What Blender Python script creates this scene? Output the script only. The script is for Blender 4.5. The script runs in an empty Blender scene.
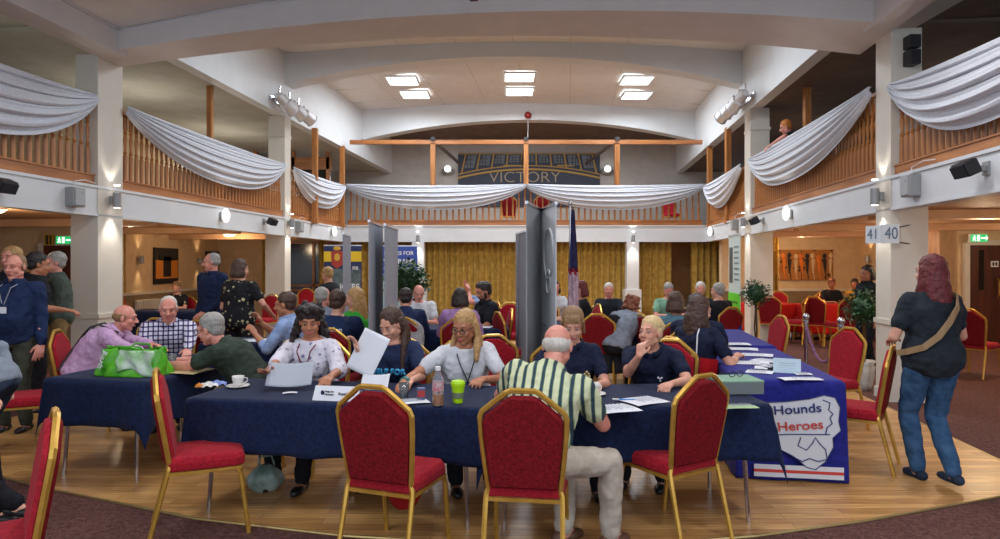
import bpy, bmesh, math, random
from mathutils import Vector as V, Matrix, Euler
random.seed(7)
SC = bpy.context.scene
COL = SC.collection
R = math.radians
EYE, F, HOR = 1.6, 650.0, 265.0

# ---------------------------------------------------------------- camera, exposure, world
cam_d = bpy.data.cameras.new('camera'); cam_d.sensor_width = 36.0; cam_d.lens = 36.0 * F / 1000.0
cam_d.shift_y = -0.0045
cam_d.clip_end = 200
cam = bpy.data.objects.new('camera', cam_d); COL.objects.link(cam)
cam.location = (0, 0, EYE); cam.rotation_euler = (R(90), 0, 0)
SC.camera = cam
SC.view_settings.view_transform = 'Standard'
SC.view_settings.look = 'None'
SC.view_settings.gamma = 1.0
SC.view_settings.use_curve_mapping = False
SC.view_settings.exposure = -0.08
SC.cycles.use_denoising = True
SC.cycles.max_bounces = 6
SC.cycles.diffuse_bounces = 4
SC.cycles.sample_clamp_indirect = 4
wd = bpy.data.worlds.new('world'); SC.world = wd; wd.use_nodes = True
wd.node_tree.nodes['Background'].inputs[0].default_value = (0.78, 0.87, 1.0, 1)
wd.node_tree.nodes['Background'].inputs[1].default_value = 1.4

def area(name, loc, size, energy, color=(1, .9, .75), rot=(0, 0, 0), size_y=None, spread=None):
    l = bpy.data.lights.new(name, 'AREA'); l.energy = energy; l.color = color; l.size = size
    if size_y: l.shape = 'RECTANGLE'; l.size_y = size_y
    if spread: l.spread = spread
    o = bpy.data.objects.new(name, l); COL.objects.link(o); o.location = loc; o.rotation_euler = rot
    return o
def spot(name, loc, energy, color, rot, angle=70, blend=.8, r=.03):
    l = bpy.data.lights.new(name, 'SPOT'); l.energy = energy; l.color = color
    l.spot_size = R(angle); l.spot_blend = blend; l.shadow_soft_size = r
    o = bpy.data.objects.new(name, l); COL.objects.link(o); o.location = loc; o.rotation_euler = rot
    return o
WARM = (1.0, .74, .47); SOFT = (.96, .96, 1.0); COOL = (.84, .92, 1.0)
# the hall's own ceiling panels: six in view
PANELS = []
for cx in (402.5, 519.5, 636.5):
    PANELS.append((cx, 78.0, 16.70)); PANELS.append((cx, 92.0, 18.10))
for cx, cy, Y in PANELS:
    x = (cx - 500) / F * Y + (0.35 if cx < 450 and Y > 17 else 0)
    area('ceiling_panel_lamp', (x, Y, 6.17), .72, 62, COOL)
for x in (-2.6, 0.1, 2.8):  # unseen fill lights added overhead in the nearer bay
    for y in (1.4, 5.6):
        area('front_bay_fill', (x, y, 4.55 - (.12 if x else 0)), .7, 48, SOFT)
for x in (-2.3, .2, 2.7):  # unseen area lights added to fill the main bay
    area('main_bay_fill', (x, 11.3, 6.1), .7, 98, COOL)
# warm point lights added below the aisle ceilings to brighten them
for (x, y, e) in ((-6.7, 8.6, 40), (-6.6, 11.6, 42), (-6.5, 15.6, 48), (6.7, 6.4, 85), (7.0, 9.4, 90), (7.4, 12.2, 84), (7.1, 15.3, 76), (10.2, 10.8, 80)):
    l = bpy.data.lights.new('aisle_fill', 'POINT'); l.energy = e * .62; l.color = WARM; l.shadow_soft_size = .13
    o = bpy.data.objects.new('aisle_fill', l); COL.objects.link(o); o.location = (x, y, 2.12)
AISLE_FILLS = [(-6.7, 8.6), (-6.6, 11.6), (-6.5, 15.6), (6.7, 6.4), (7.0, 9.4), (7.4, 12.2), (7.1, 15.3), (10.2, 10.8)]
for x in (-2.0, .7, 3.4):  # unseen tilted lights added up in the vault to brighten the back curtains
    area('rear_curtain_fill', (x, 15.4, 6.05), .6, 38, SOFT, rot=(R(22), 0, 0))
# unseen point lights added in mid-air to light the gallery ceilings
for (x, y, e) in ((-6.9, 8.4, 10), (-6.9, 12.2, 46), (-6.8, 16.0, 46), (7.4, 10.6, 9), (7.3, 15.0, 9)):
    l = bpy.data.lights.new('gallery_fill', 'POINT'); l.energy = e; l.color = (1, .93, .82); l.shadow_soft_size = .15
    o = bpy.data.objects.new('gallery_fill', l); COL.objects.link(o); o.location = (x, y, 3.75)

# ---------------------------------------------------------------- helpers
def G(px, py, z=0.0):
    Y = F * (EYE - z) / (py - HOR)
    return V(((px - 500) / F * Y, Y, z))
def X(px, Y): return (px - 500) / F * Y
def Z(py, Y): return EYE - (py - HOR) / F * Y
def lin(c):
    c = c / 255.0
    return c / 12.92 if c <= .04045 else ((c + .055) / 1.055) ** 2.4
def rgb(r, g, b): return (lin(r), lin(g), lin(b), 1.0)

_M = {}
def mat(name, col, rough=.6, metal=0.0, kind=None, col2=None, scale=20.0, bump=0.0, emit=None, estr=0.0, col3=None, trans=0.0, alpha=1.0, sheen=0.0):
    """procedural material; kind: noise, weave, wood, plank, stripe, check, floral, carpet, brush"""
    if name in _M: return _M[name]
    m = bpy.data.materials.new(name); m.use_nodes = True; _M[name] = m
    nt = m.node_tree; n = nt.nodes; L = nt.links; b = n['Principled BSDF']
    b.inputs['Base Color'].default_value = col
    b.inputs['Roughness'].default_value = rough
    b.inputs['Metallic'].default_value = metal
    if rough >= .7: b.inputs['Specular IOR Level'].default_value = .15
    if trans: b.inputs['Transmission Weight'].default_value = trans
    if alpha < 1: b.inputs['Alpha'].default_value = alpha
    if sheen:
        b.inputs['Sheen Weight'].default_value = sheen * .3
    if emit:
        b.inputs['Emission Color'].default_value = emit; b.inputs['Emission Strength'].default_value = estr
    tc = n.new('ShaderNodeTexCoord'); mp = n.new('ShaderNodeMapping'); L.new(tc.outputs['Object'], mp.inputs[0])
    def ramp(src, stops):
        r = n.new('ShaderNodeValToRGB'); L.new(src, r.inputs[0]); e = r.color_ramp.elements
        e[0].position, e[0].color = stops[0]; e[1].position, e[1].color = stops[-1]
        for p, c in stops[1:-1]:
            q = e.new(p); q.color = c
        return r
    c2 = col2 or tuple(min(1, v * .8) for v in col[:3]) + (1,)
    hsrc = None
    if kind in ('noise', 'weave', 'carpet', 'brush'):
        t = n.new('ShaderNodeTexNoise'); t.inputs['Scale'].default_value = scale; t.inputs['Detail'].default_value = 5
        t.inputs['Roughness'].default_value = .65
        if kind == 'brush': mp.inputs['Scale'].default_value = (8, 8, .6)
        L.new(mp.outputs[0], t.inputs['Vector'])
        r = ramp(t.outputs['Fac'], [(.35, c2), (.65, col)]); L.new(r.outputs[0], b.inputs['Base Color']); hsrc = t.outputs['Fac']
        if kind == 'carpet':
            v = n.new('ShaderNodeTexVoronoi'); v.inputs['Scale'].default_value = scale * 2.5; L.new(mp.outputs[0], v.inputs['Vector'])
            mx = n.new('ShaderNodeMix'); mx.data_type = 'RGBA'; mx.inputs[0].default_value = .35
            r2 = ramp(v.outputs['Distance'], [(.1, col3 or col), (.7, c2)])
            L.new(r.outputs[0], mx.inputs[6]); L.new(r2.outputs[0], mx.inputs[7]); L.new(mx.outputs[2], b.inputs['Base Color']); hsrc = v.outputs['Distance']
    elif kind == 'wood':
        mp.inputs['Scale'].default_value = (1, 1, .12) if scale > 0 else (.12, 1, 1)
        t = n.new('ShaderNodeTexNoise'); t.inputs['Scale'].default_value = abs(scale); t.inputs['Detail'].default_value = 6
        L.new(mp.outputs[0], t.inputs['Vector']); r = ramp(t.outputs['Fac'], [(.3, c2), (.7, col)])
        L.new(r.outputs[0], b.inputs['Base Color']); hsrc = t.outputs['Fac']
    elif kind == 'plank':
        t = n.new('ShaderNodeTexBrick'); t.offset = .37; t.inputs['Scale'].default_value = 1.0
        t.inputs['Brick Width'].default_value = 1.1; t.inputs['Row Height'].default_value = .085; t.inputs['Mortar Size'].default_value = .0016
        t.inputs['Color1'].default_value = col; t.inputs['Color2'].default_value = c2; t.inputs['Mortar'].default_value = col3
        t.inputs['Bias'].default_value = -.1
        L.new(mp.outputs[0], t.inputs['Vector'])
        m2 = n.new('ShaderNodeMapping'); L.new(tc.outputs['Object'], m2.inputs[0]); m2.inputs['Scale'].default_value = (1.2, 16, 1)
        t2 = n.new('ShaderNodeTexNoise'); t2.inputs['Scale'].default_value = 3.0; t2.inputs['Detail'].default_value = 7; L.new(m2.outputs[0], t2.inputs['Vector'])
        r = ramp(t2.outputs['Fac'], [(.25, (.62, .55, .48, 1)), (.7, (1.15, 1.1, 1.05, 1))])
        mx = n.new('ShaderNodeMix'); mx.data_type = 'RGBA'; mx.blend_type = 'MULTIPLY'; mx.inputs[0].default_value = 1
        L.new(t.outputs['Color'], mx.inputs[6]); L.new(r.outputs[0], mx.inputs[7]); L.new(mx.outputs[2], b.inputs['Base Color'])
        hsrc = t2.outputs['Fac']
        t3 = n.new('ShaderNodeTexNoise'); t3.inputs['Scale'].default_value = 1.3; L.new(mp.outputs[0], t3.inputs['Vector'])
        mr = n.new('ShaderNodeMapRange'); mr.inputs[3].default_value = rough - .08; mr.inputs[4].default_value = rough + .14
        L.new(t3.outputs['Fac'], mr.inputs[0]); L.new(mr.outputs[0], b.inputs['Roughness'])
    elif kind == 'stripe':     # soft vertical bands across X, in three colours
        t = n.new('ShaderNodeTexWave'); t.wave_type = 'BANDS'; t.bands_direction = 'X'; t.inputs['Scale'].default_value = scale
        t.inputs['Distortion'].default_value = .25; mp.inputs['Rotation'].default_value = (0, 0, R(-38)); L.new(mp.outputs[0], t.inputs['Vector'])
        r = ramp(t.outputs['Fac'], [(.0, c2), (.16, c2), (.34, col3 or col), (.5, col), (1, col)])
        L.new(r.outputs[0], b.inputs['Base Color'])
    elif kind == 'check':
        outs = []
        for d in ('X', 'Z'):
            t = n.new('ShaderNodeTexWave'); t.bands_direction = d; t.inputs['Scale'].default_value = scale; L.new(mp.outputs[0], t.inputs['Vector'])
            t.inputs['Distortion'].default_value = .6
            r = ramp(t.outputs['Fac'], [(.12, c2), (.3, (1, 1, 1, 1))]); outs.append(r.outputs[0])
        mx = n.new('ShaderNodeMix'); mx.data_type = 'RGBA'; mx.blend_type = 'MULTIPLY'; mx.inputs[0].default_value = 1
        L.new(outs[0], mx.inputs[6]); L.new(outs[1], mx.inputs[7])
        m2 = n.new('ShaderNodeMix'); m2.data_type = 'RGBA'; m2.blend_type = 'MULTIPLY'; m2.inputs[0].default_value = 1
        m2.inputs[6].default_value = col; L.new(mx.outputs[2], m2.inputs[7]); L.new(m2.outputs[2], b.inputs['Base Color'])
    elif kind == 'floral':
        v = n.new('ShaderNodeTexVoronoi'); v.inputs['Scale'].default_value = scale; L.new(mp.outputs[0], v.inputs['Vector'])
        t = n.new('ShaderNodeTexNoise'); t.inputs['Scale'].default_value = scale * .8; t.inputs['Detail'].default_value = 3; L.new(mp.outputs[0], t.inputs['Vector'])
        r = ramp(v.outputs['Distance'], [(.0, c2), (.26, c2), (.36, col), (1, col)])
        r2 = ramp(t.outputs['Fac'], [(.48, (0, 0, 0, 1)), (.54, (1, 1, 1, 1))])
        mx = n.new('ShaderNodeMix'); mx.data_type = 'RGBA'; L.new(r2.outputs[0], mx.inputs[0]); mx.inputs[6].default_value = col
        L.new(r.outputs[0], mx.inputs[7])
        if col3:
            t4 = n.new('ShaderNodeTexNoise'); t4.inputs['Scale'].default_value = scale * .5; L.new(mp.outputs[0], t4.inputs['Vector'])
            r4 = ramp(t4.outputs['Fac'], [(.58, (0, 0, 0, 1)), (.62, (1, 1, 1, 1))])
            m3 = n.new('ShaderNodeMix'); m3.data_type = 'RGBA'; L.new(r4.outputs[0], m3.inputs[0]); L.new(mx.outputs[2], m3.inputs[6]); m3.inputs[7].default_value = col3
            L.new(m3.outputs[2], b.inputs['Base Color'])
        else: L.new(mx.outputs[2], b.inputs['Base Color'])
    if bump:
        if hsrc is None or kind == 'weave':
            t = n.new('ShaderNodeTexNoise'); t.inputs['Scale'].default_value = scale * 3 if kind == 'weave' else 35; t.inputs['Detail'].default_value = 4
            L.new(tc.outputs['Object'], t.inputs['Vector']); hsrc = t.outputs['Fac']
        bp = n.new('ShaderNodeBump'); bp.inputs['Strength'].default_value = bump; bp.inputs['Distance'].default_value = .01
        L.new(hsrc, bp.inputs['Height']); L.new(bp.outputs[0], b.inputs['Normal'])
    return m
def emat(name, col, s):
    if name in _M: return _M[name]
    return mat(name, col, .5, emit=col, estr=s)

def tag(o, label=None, cat=None, group=None, kind=None):
    if label: o['label'] = label
    if cat: o['category'] = cat
    if group: o['group'] = group
    if kind: o['kind'] = kind
    return o
def thing(name, label, cat, loc=(0, 0, 0), rz=0.0, group=None):
    o = bpy.data.objects.new(name, None); COL.objects.link(o); o.empty_display_size = .1
    o.location = loc; o.rotation_euler = (0, 0, rz)
    return tag(o, label, cat, group)
def copy_tree(o, parent=None):
    c = o.copy(); COL.objects.link(c); c.parent = parent
    for ch in list(o.children): copy_tree(ch, c)
    return c

class MB:
    def __init__(s): s.v = []; s.f = []; s.mi = []; s.m = 0; s.M = Matrix.Identity(4)
    def add(s, vs, fs):
        b = len(s.v); s.v += [tuple(s.M @ V(p)) for p in vs]
        for f in fs: s.f.append([b + i for i in f]); s.mi.append(s.m)
        return s
    def box(s, c, d, rz=0.0, rot=None):
        x, y, z = d[0] / 2, d[1] / 2, d[2] / 2; c = V(c)
        rm = rot if rot is not None else Matrix.Rotation(rz, 3, 'Z')
        vs = [c + rm @ V((i * x, j * y, k * z)) for k in (-1, 1) for j in (-1, 1) for i in (-1, 1)]
        return s.add(vs, [(0, 2, 3, 1), (4, 5, 7, 6), (0, 1, 5, 4), (2, 6, 7, 3), (0, 4, 6, 2), (1, 3, 7, 5)])
    def hexa(s, bot, top):      # two quads, same winding
        return s.add(list(bot) + list(top), [(3, 2, 1, 0), (4, 5, 6, 7), (0, 1, 5, 4), (1, 2, 6, 5), (2, 3, 7, 6), (3, 0, 4, 7)])
    def loft(s, rings, cap=True, closed=True):
        n = len(rings[0]); vs = [p for r in rings for p in r]; fs = []
        for i in range(len(rings) - 1):
            for j in range(n if closed else n - 1):
                a, b = i * n + j, i * n + (j + 1) % n
                fs.append((a, b, b + n, a + n))
        if cap: fs.append(tuple(reversed(range(n)))); fs.append(tuple(range((len(rings) - 1) * n, len(rings) * n)))
        return s.add(vs, fs)
    def tube(s, pts, r, n=8, cap=True, up=None):
        pts = [V(p) for p in pts]; rr = r if isinstance(r, (list, tuple)) else [r] * len(pts)
        rings = []; u = None
        for i, p in enumerate(pts):
            d = (pts[min(i + 1, len(pts) - 1)] - pts[max(i - 1, 0)]).normalized()
            if u is None:
                u = V(up) if up else (V((0, 0, 1)) if abs(d.z) < .9 else V((1, 0, 0)))
            u = (u - d * u.dot(d)).normalized(); w = d.cross(u)
            rings.append([p + (u * math.cos(t) + w * math.sin(t)) * rr[i] for t in [2 * math.pi * k / n + math.pi / n for k in range(n)]])
        return s.loft(rings, cap)
    def cyl(s, c, r, h, n=20, r2=None):
        r2 = r if r2 is None else r2
        return s.loft([[V(c) + V((q * math.cos(2 * math.pi * k / n), q * math.sin(2 * math.pi * k / n), z)) for k in range(n)] for q, z in ((r, 0), (r2, h))])
    def lathe(s, c, prof, n=20):
        return s.loft([[V(c) + V((q * math.cos(2 * math.pi * k / n), q * math.sin(2 * math.pi * k / n), z)) for k in range(n)] for q, z in prof])
    def ell(s, c, r, rot=None, nu=14, nv=9):
        c = V(c); rm = rot if rot is not None else Matrix.Identity(3); rings = []
        r = (r, r, r) if not isinstance(r, (tuple, list)) else r
        for i in range(1, nv):
            t = math.pi * i / nv
            rings.append([c + rm @ V((r[0] * math.sin(t) * math.cos(2 * math.pi * k / nu), r[1] * math.sin(t) * math.sin(2 * math.pi * k / nu), -r[2] * math.cos(t))) for k in range(nu)])
        b = len(s.v); vs = [p for q in rings for p in q] + [c + rm @ V((0, 0, -r[2])), c + rm @ V((0, 0, r[2]))]; fs = []
        for i in range(nv - 2):
            for j in range(nu):
                a, d = i * nu + j, i * nu + (j + 1) % nu; fs.append((a, d, d + nu, a + nu))
        A, B = len(vs) - 2, len(vs) - 1
        for j in range(nu):
            fs.append((A, (j + 1) % nu, j)); fs.append((B, (nv - 2) * nu + j, (nv - 2) * nu + (j + 1) % nu))
        return s.add(vs, fs)
    def cone(s, a, b, ra, rb, n=12, flat=None):   # rounded cone: capsule with two radii
        a, b = V(a), V(b); d = b - a; L = d.length
        if L < 1e-5: return s.ell(a, max(ra, rb))
        d.normalize(); u = V((0, 0, 1)) if abs(d.z) < .9 else V((0, 1, 0)); u = (u - d * u.dot(d)).normalized(); w = d.cross(u)
        rings = []
        for t in (-80, -55, -28, 0): rings.append((a + d * ra * math.sin(R(t)), ra * math.cos(R(t))))
        for t in (0, 28, 55, 80): rings.append((b + d * rb * math.sin(R(t)), rb * math.cos(R(t))))
        return s.loft([[c + (u * math.cos(2 * math.pi * k / n) + w * math.sin(2 * math.pi * k / n)) * q for k in range(n)] for c, q in rings])
    def prism(s, outline, depth, M=None, bev=0.0):
        """outline in local XZ, extruded along local Y from 0 to depth"""
        M = M or Matrix.Identity(4); n = len(outline)
        if bev:
            cx = sum(p[0] for p in outline) / n; cz = sum(p[1] for p in outline) / n
            mx = max(abs(p[0] - cx) for p in outline); mz = max(abs(p[1] - cz) for p in outline)
            ins = [(cx + (p[0] - cx) * (1 - bev / mx), cz + (p[1] - cz) * (1 - bev / mz)) for p in outline]
            layers = [(ins, 0), (outline, bev * .8), (outline, depth - bev * .8), (ins, depth)]
        else: layers = [(outline, 0), (outline, depth)]
        return s.loft([[M @ V((p[0], y, p[1])) for p in o] for o, y in layers])
    def grid(s, fn, nu, nv, thick=0.0):
        P = [[V(fn(i / nu, j / nv)) for i in range(nu + 1)] for j in range(nv + 1)]
        vs = [p for row in P for p in row]; fs = []
        for j in range(nv):
            for i in range(nu):
                a = j * (nu + 1) + i; fs.append((a, a + 1, a + nu + 2, a + nu + 1))
        return s.add(vs, fs)
    def build(s, name, mats, parent=None, smooth=False, kind=None, bev=0.0, solid=0.0, sub=0, auto=None):
        me = bpy.data.meshes.new(name); me.from_pydata(s.v, [], s.f)
        mats = mats if isinstance(mats, (list, tuple)) else [mats]
        for m in mats: me.materials.append(m)
        if len(mats) > 1: me.polygons.foreach_set('material_index', s.mi)
        if smooth: me.polygons.foreach_set('use_smooth', [True] * len(me.polygons))
        me.update()
        bm = bmesh.new(); bm.from_mesh(me); bmesh.ops.recalc_face_normals(bm, faces=bm.faces); bm.to_mesh(me); bm.free()
        o = bpy.data.objects.new(name, me); COL.objects.link(o); o.parent = parent
        if kind: o['kind'] = kind
        if solid:
            d = o.modifiers.new('solid', 'SOLIDIFY'); d.thickness = solid; d.offset = 0
        if bev:
            d = o.modifiers.new('bevel', 'BEVEL'); d.width = bev; d.segments = 2; d.limit_method = 'ANGLE'; d.harden_normals = False
        if sub:
            d = o.modifiers.new('sub', 'SUBSURF'); d.levels = sub; d.render_levels = sub
        return o
def text(body, size, loc, rot, m, parent=None, name='lettering', ext=.002, align='CENTER', sx=1.0, shear=0.0, off=0.0):
    c = bpy.data.curves.new(name, 'FONT'); c.body = body; c.size = size; c.extrude = ext; c.align_x = align; c.align_y = 'CENTER'; c.shear = shear; c.offset = off
    c.materials.append(m); tmp = bpy.data.objects.new('tmp', c); COL.objects.link(tmp)
    me = bpy.data.meshes.new_from_object(tmp); bpy.data.objects.remove(tmp)
    o = bpy.data.objects.new(name, me); COL.objects.link(o); o.parent = parent
    o.location = loc; o.rotation_euler = rot; o.scale = (sx, 1, 1)
    return o
# ---------------------------------------------------------------- materials of the room
WHITE = mat('white_paint', rgb(214, 218, 221), .55, kind='noise', col2=rgb(208, 212, 215), scale=2, bump=.03)
CREAM = mat('cream_paint', rgb(212, 206, 194), .6, kind='noise', col2=rgb(205, 198, 186), scale=2, bump=.04)
CEIL = mat('ceiling_board', rgb(224, 224, 224), .8, kind='noise', col2=rgb(218, 218, 217), scale=3, bump=.05)
GCEIL = mat('gallery_ceiling_paint', rgb(188, 184, 172), .8, kind='noise', col2=rgb(172, 168, 154), scale=1.6, bump=.05)
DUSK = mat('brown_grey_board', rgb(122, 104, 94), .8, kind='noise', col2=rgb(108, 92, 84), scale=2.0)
BEIGE = mat('beige_wall_paint', rgb(214, 186, 146), .65, kind='noise', col2=rgb(200, 172, 134), scale=4, bump=.04)
PINK = mat('warm_aisle_ceiling', rgb(218, 176, 138), .7, kind='noise', col2=rgb(206, 162, 124), scale=3)
DADO = mat('olive_dado_panel', rgb(142, 120, 88), .6, kind='noise', col2=rgb(128, 106, 78), scale=7)
GREYW = mat('pale_grey_wall', rgb(200, 196, 192), .7, kind='noise', col2=rgb(188, 184, 180), scale=3, bump=.03)
WOOD = mat('varnished_orange_wood', rgb(202, 136, 74), .32, kind='wood', col2=rgb(146, 90, 44), scale=14)
WOODX = mat('varnished_orange_wood_long', rgb(190, 126, 72), .34, kind='wood', col2=rgb(148, 90, 50), scale=-14)
DWOOD = mat('dark_door_wood', rgb(92, 44, 26), .35, kind='wood', col2=rgb(60, 28, 16), scale=12)
CARPET = mat('plum_brown_carpet', rgb(116, 80, 74), .95, kind='carpet', col2=rgb(72, 46, 44), col3=rgb(138, 102, 90), scale=26, bump=.6)
FLOORW = mat('honey_strip_floor', rgb(216, 170, 108), .3, kind='plank', col2=rgb(182, 134, 80), col3=rgb(96, 60, 30), bump=.04)
CURT = mat('mustard_curtain', rgb(188, 156, 80), .75, kind='weave', col2=rgb(154, 122, 52), scale=9, bump=.15, sheen=.3)
SWAG = mat('white_voile', rgb(212, 215, 222), .7, kind='noise', col2=rgb(198, 202, 210), scale=30, bump=.1, sheen=.2)
DARKG = mat('dark_window_glass', rgb(26, 22, 20), .12)
BLACK = mat('black_plastic', rgb(28, 28, 32), .45)
GREYM = mat('grey_metal_box', rgb(150, 152, 152), .4, metal=.3)
CHROME = mat('chrome', rgb(200, 200, 205), .18, metal=1)
LAMPW = emat('lamp_glass', (1, .96, .9, 1), 6)
def S(mb, name, m, **k): return mb.build(name, m, kind='structure', **k)

# inner lines of the galleries in plan
def LX(Y): return -5.27 + .10 * (Y - 8.5)
def RX(Y): return 4.62 + .108 * (Y - 8)
LD = V((.10, 1, 0)).normalized(); RD = V((.108, 1, 0)).normalized()
LN = V((1, -.10, 0)).normalized()     # towards the hall
RN = V((-1, .108, 0)).normalized()
def side_pt(s, Y, z, out=0.0):          # out: metres away from the hall
    if s < 0: return V((LX(Y), Y, z)) - LN * out
    return V((RX(Y), Y, z)) - RN * out
def side_box(mb, s, y0, y1, z0, z1, o0, o1):
    q = [(y0, o0), (y1, o0), (y1, o1), (y0, o1)]
    mb.hexa([side_pt(s, y, z0, o) for y, o in q], [side_pt(s, y, z1, o) for y, o in q]); return mb

# floors
m = MB(); m.box((0, 9, -.05), (36, 34, .1)); S(m, 'floor', CARPET)
edge = [(-5.2, 5.3), (-3.77, 4.9), (-3.20, 4.62), (-1.9, 4.08), (-.9, 3.82), (0, 3.70), (.9, 3.72), (1.5, 3.82), (2.25, 4.04), (3.45, 4.48), (4.02, 4.75)]
m = MB(); back = [(5.7, 18.3), (-4.35, 18.3)]
out = edge + [(4.08, 5.33), (4.36, 7.4)] + back
m.loft([[V((x, y, z)) for x, y in out] for z in (0, .008)]); S(m, 'floor_dance', FLOORW)
m = MB(); m.tube([V((x, y, .006)) for x, y in edge + [(4.08, 5.33), (4.36, 7.4)]], .009, 6); S(m, 'trim_1', mat('brass_strip', rgb(190, 165, 110), .4, metal=.8))

ZF0, ZF1 = 2.24, 2.64
def gallery(s):
    nm = 'left' if s < 0 else 'right'
    ends = (4.0, 18.0)
    m = MB(); side_box(m, s, 4.0, 18.15, ZF0, ZF1, 0, .16); S(m, 'wall_gallery_front_' + nm, WHITE)
    m = MB(); side_box(m, s, 4.0, 18.1, ZF1 - .035, ZF1 + .0, -.02, .0); side_box(m, s, 4.0, 18.1, ZF0, ZF0 + .03, -.012, 0); S(m, 'trim_2', WHITE)
    # gallery slab, its ceiling and the aisle ceiling below it
    m = MB(); side_box(m, s, 1.0, 24, 2.36, 2.60, .16, 9.0); S(m, 'ceiling_aisle_' + nm, PINK)
    m = MB(); side_box(m, s, 1.0, 24, 2.60, 2.605, .16, 9.0); S(m, 'floor_gallery_' + nm, mat('grey_gallery_carpet', rgb(96, 92, 92), .9, kind='noise', scale=20))
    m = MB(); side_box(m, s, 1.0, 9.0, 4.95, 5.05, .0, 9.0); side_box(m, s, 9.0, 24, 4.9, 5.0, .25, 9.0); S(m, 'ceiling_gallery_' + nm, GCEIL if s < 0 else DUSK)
    # header above the opening, up to the vault
    m = MB(); side_box(m, s, 8.9 if s < 0 else 8.4, 23.2, 4.85, 6.7, .0, .22); S(m, 'wall_header_' + nm, WHITE)
    m = MB(); side_box(m, s, 9.0, 17.9, 4.84, 4.87, -.02, .0); S(m, 'trim_3', WHITE)
gallery(-1); gallery(1)

def pillar(s, Yn, depth, width, top):
    nm = 'left' if s < 0 else 'right'
    m = MB(); side_box(m, s, Yn, Yn + depth, 2.30, top, -.012, width); side_box(m, s, Yn, Yn + depth, 0, 2.30, -.012, width + .07)
    side_box(m, s, Yn - .012, Yn + depth + .012, 0, .12, -.03, width + .09)
    side_box(m, s, Yn - .015, Yn + depth + .015, .90, .96, -.035, width + .09)
    side_box(m, s, Yn - .02, Yn + depth + .02, 4.40, 4.46, -.02, width + .02) if top > 4.5 else None
    S(m, 'wall_pillar_' + nm, CREAM if s < 0 else CREAM)
pillar(-1, 8.5, .475, .30, 4.36); pillar(-1, 14.17, .30, .36, 4.86)
pillar(1, 7.59, .37, .33, 4.36); pillar(1, 13.5, .45, .37, 4.86)

# back gallery
m = MB(); m.box((.7, 18.08, (ZF0 + 2.70) / 2), (10.1, .16, 2.70 - ZF0)); m.box((.7, 17.99, 2.685), (10.05, .03, .03)); S(m, 'wall_gallery_front_back', WHITE)
m = MB(); m.box((.7, 20.6, 2.5), (11.6, 4.9, .2)); S(m, 'ceiling_under_back_gallery', PINK)
m = MB(); m.box((1.0, 23.1, 4.4), (14, .2, 3.7)); S(m, 'wall_back_upper', GREYW)
m = MB(); m.box((.7, 19.3, 1.18), (26, .2, 2.36)); S(m, 'wall_back', mat('brown_back_wall', rgb(150, 110, 70), .7, kind='noise', scale=4))
for px0, px1 in ((412, 424), (627, 639)):
    xa, xb = X(px0, 17.95), X(px1, 17.95); m = MB(); m.box(((xa + xb) / 2, 18.1, 1.12), (xb - xa, .3, 2.26))
    m.box(((xa + xb) / 2, 18.1, .46), (xb - xa + .12, .38, .92)); S(m, 'wall_pilaster_back', WHITE)

# vault over the middle bay, its ribs, and the big front beam
def vault_z(x, e=6.2, c=6.48, xc=.55, w=5.2): return e + (c - e) * (1 - min(1, abs((x - xc) / w)) ** 2)
m = MB(); N = 24
rings = []
for Y in (8.6, 23.2):
    xs = [LX(Y) - .1 + (RX(Y) - LX(Y) + .2) * k / N for k in range(N + 1)]
    rings.append([V((x, Y, vault_z(x, w=5.4))) for x in xs])
m.loft(rings, cap=False, closed=False); rings2 = [[p + V((0, 0, .1)) for p in r] for r in rings]; m.loft(rings2, cap=False, closed=False)
S(m, 'ceiling_vault', CEIL, smooth=True)
# panel joints of the vault
m = MB()
for Y in (9.9, 11.3, 12.7, 15.9, 17.3, 18.7):
    m.tube([V((x, Y, vault_z(x, w=5.4) - .002)) for x in [LX(Y) + (RX(Y) - LX(Y)) * k / N for k in range(N + 1)]], .006, 4)
for k in range(1, 8):
    m.tube([V((LX(Y) + (RX(Y) - LX(Y)) * k / 8, Y, vault_z(LX(Y) + (RX(Y) - LX(Y)) * k / 8, w=5.4) - .002)) for Y in (9, 14, 19.8)], .006, 4)
S(m, 'trim_4', mat('joint_grey', rgb(168, 166, 160), .8))
def rib(Y0, Y1, ze, zc, name, m_, top=6.75, pw=2.0, yr=0.0, topc=None):
    m = MB(); rings = []
    for k in range(N + 1):
        u = k / N; Ya = Y0 + yr * u; Yb = Y1 + yr * .5 * u
        xa = LX(Ya) + (RX(Ya) - LX(Ya)) * u; xb = LX(Yb) + (RX(Yb) - LX(Yb)) * u
        zb = ze + (zc - ze) * (1 - abs(2 * u - 1) ** pw)
        t = top
        rings.append([V((xa, Ya, zb)), V((xb, Yb, zb)), V((xb, Yb, t)), V((xa, Ya, t))])
    m.loft(rings); return S(m, name, m_)
rib(14.2, 14.62, 5.55, 6.16, 'wall_vault_rib', WHITE)
rib(19.6, 20.0, 5.38, 5.98, 'wall_vault_rib', WHITE)
m = MB(); m.box((1.0, 21.6, 6.1), (12, 3.1, .1)); S(m, 'ceiling_back_gallery', DUSK)
rib(8.42, 8.96, 4.33, 4.66, 'wall_front_beam', CEIL, top=6.9, yr=-1.05)
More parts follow.
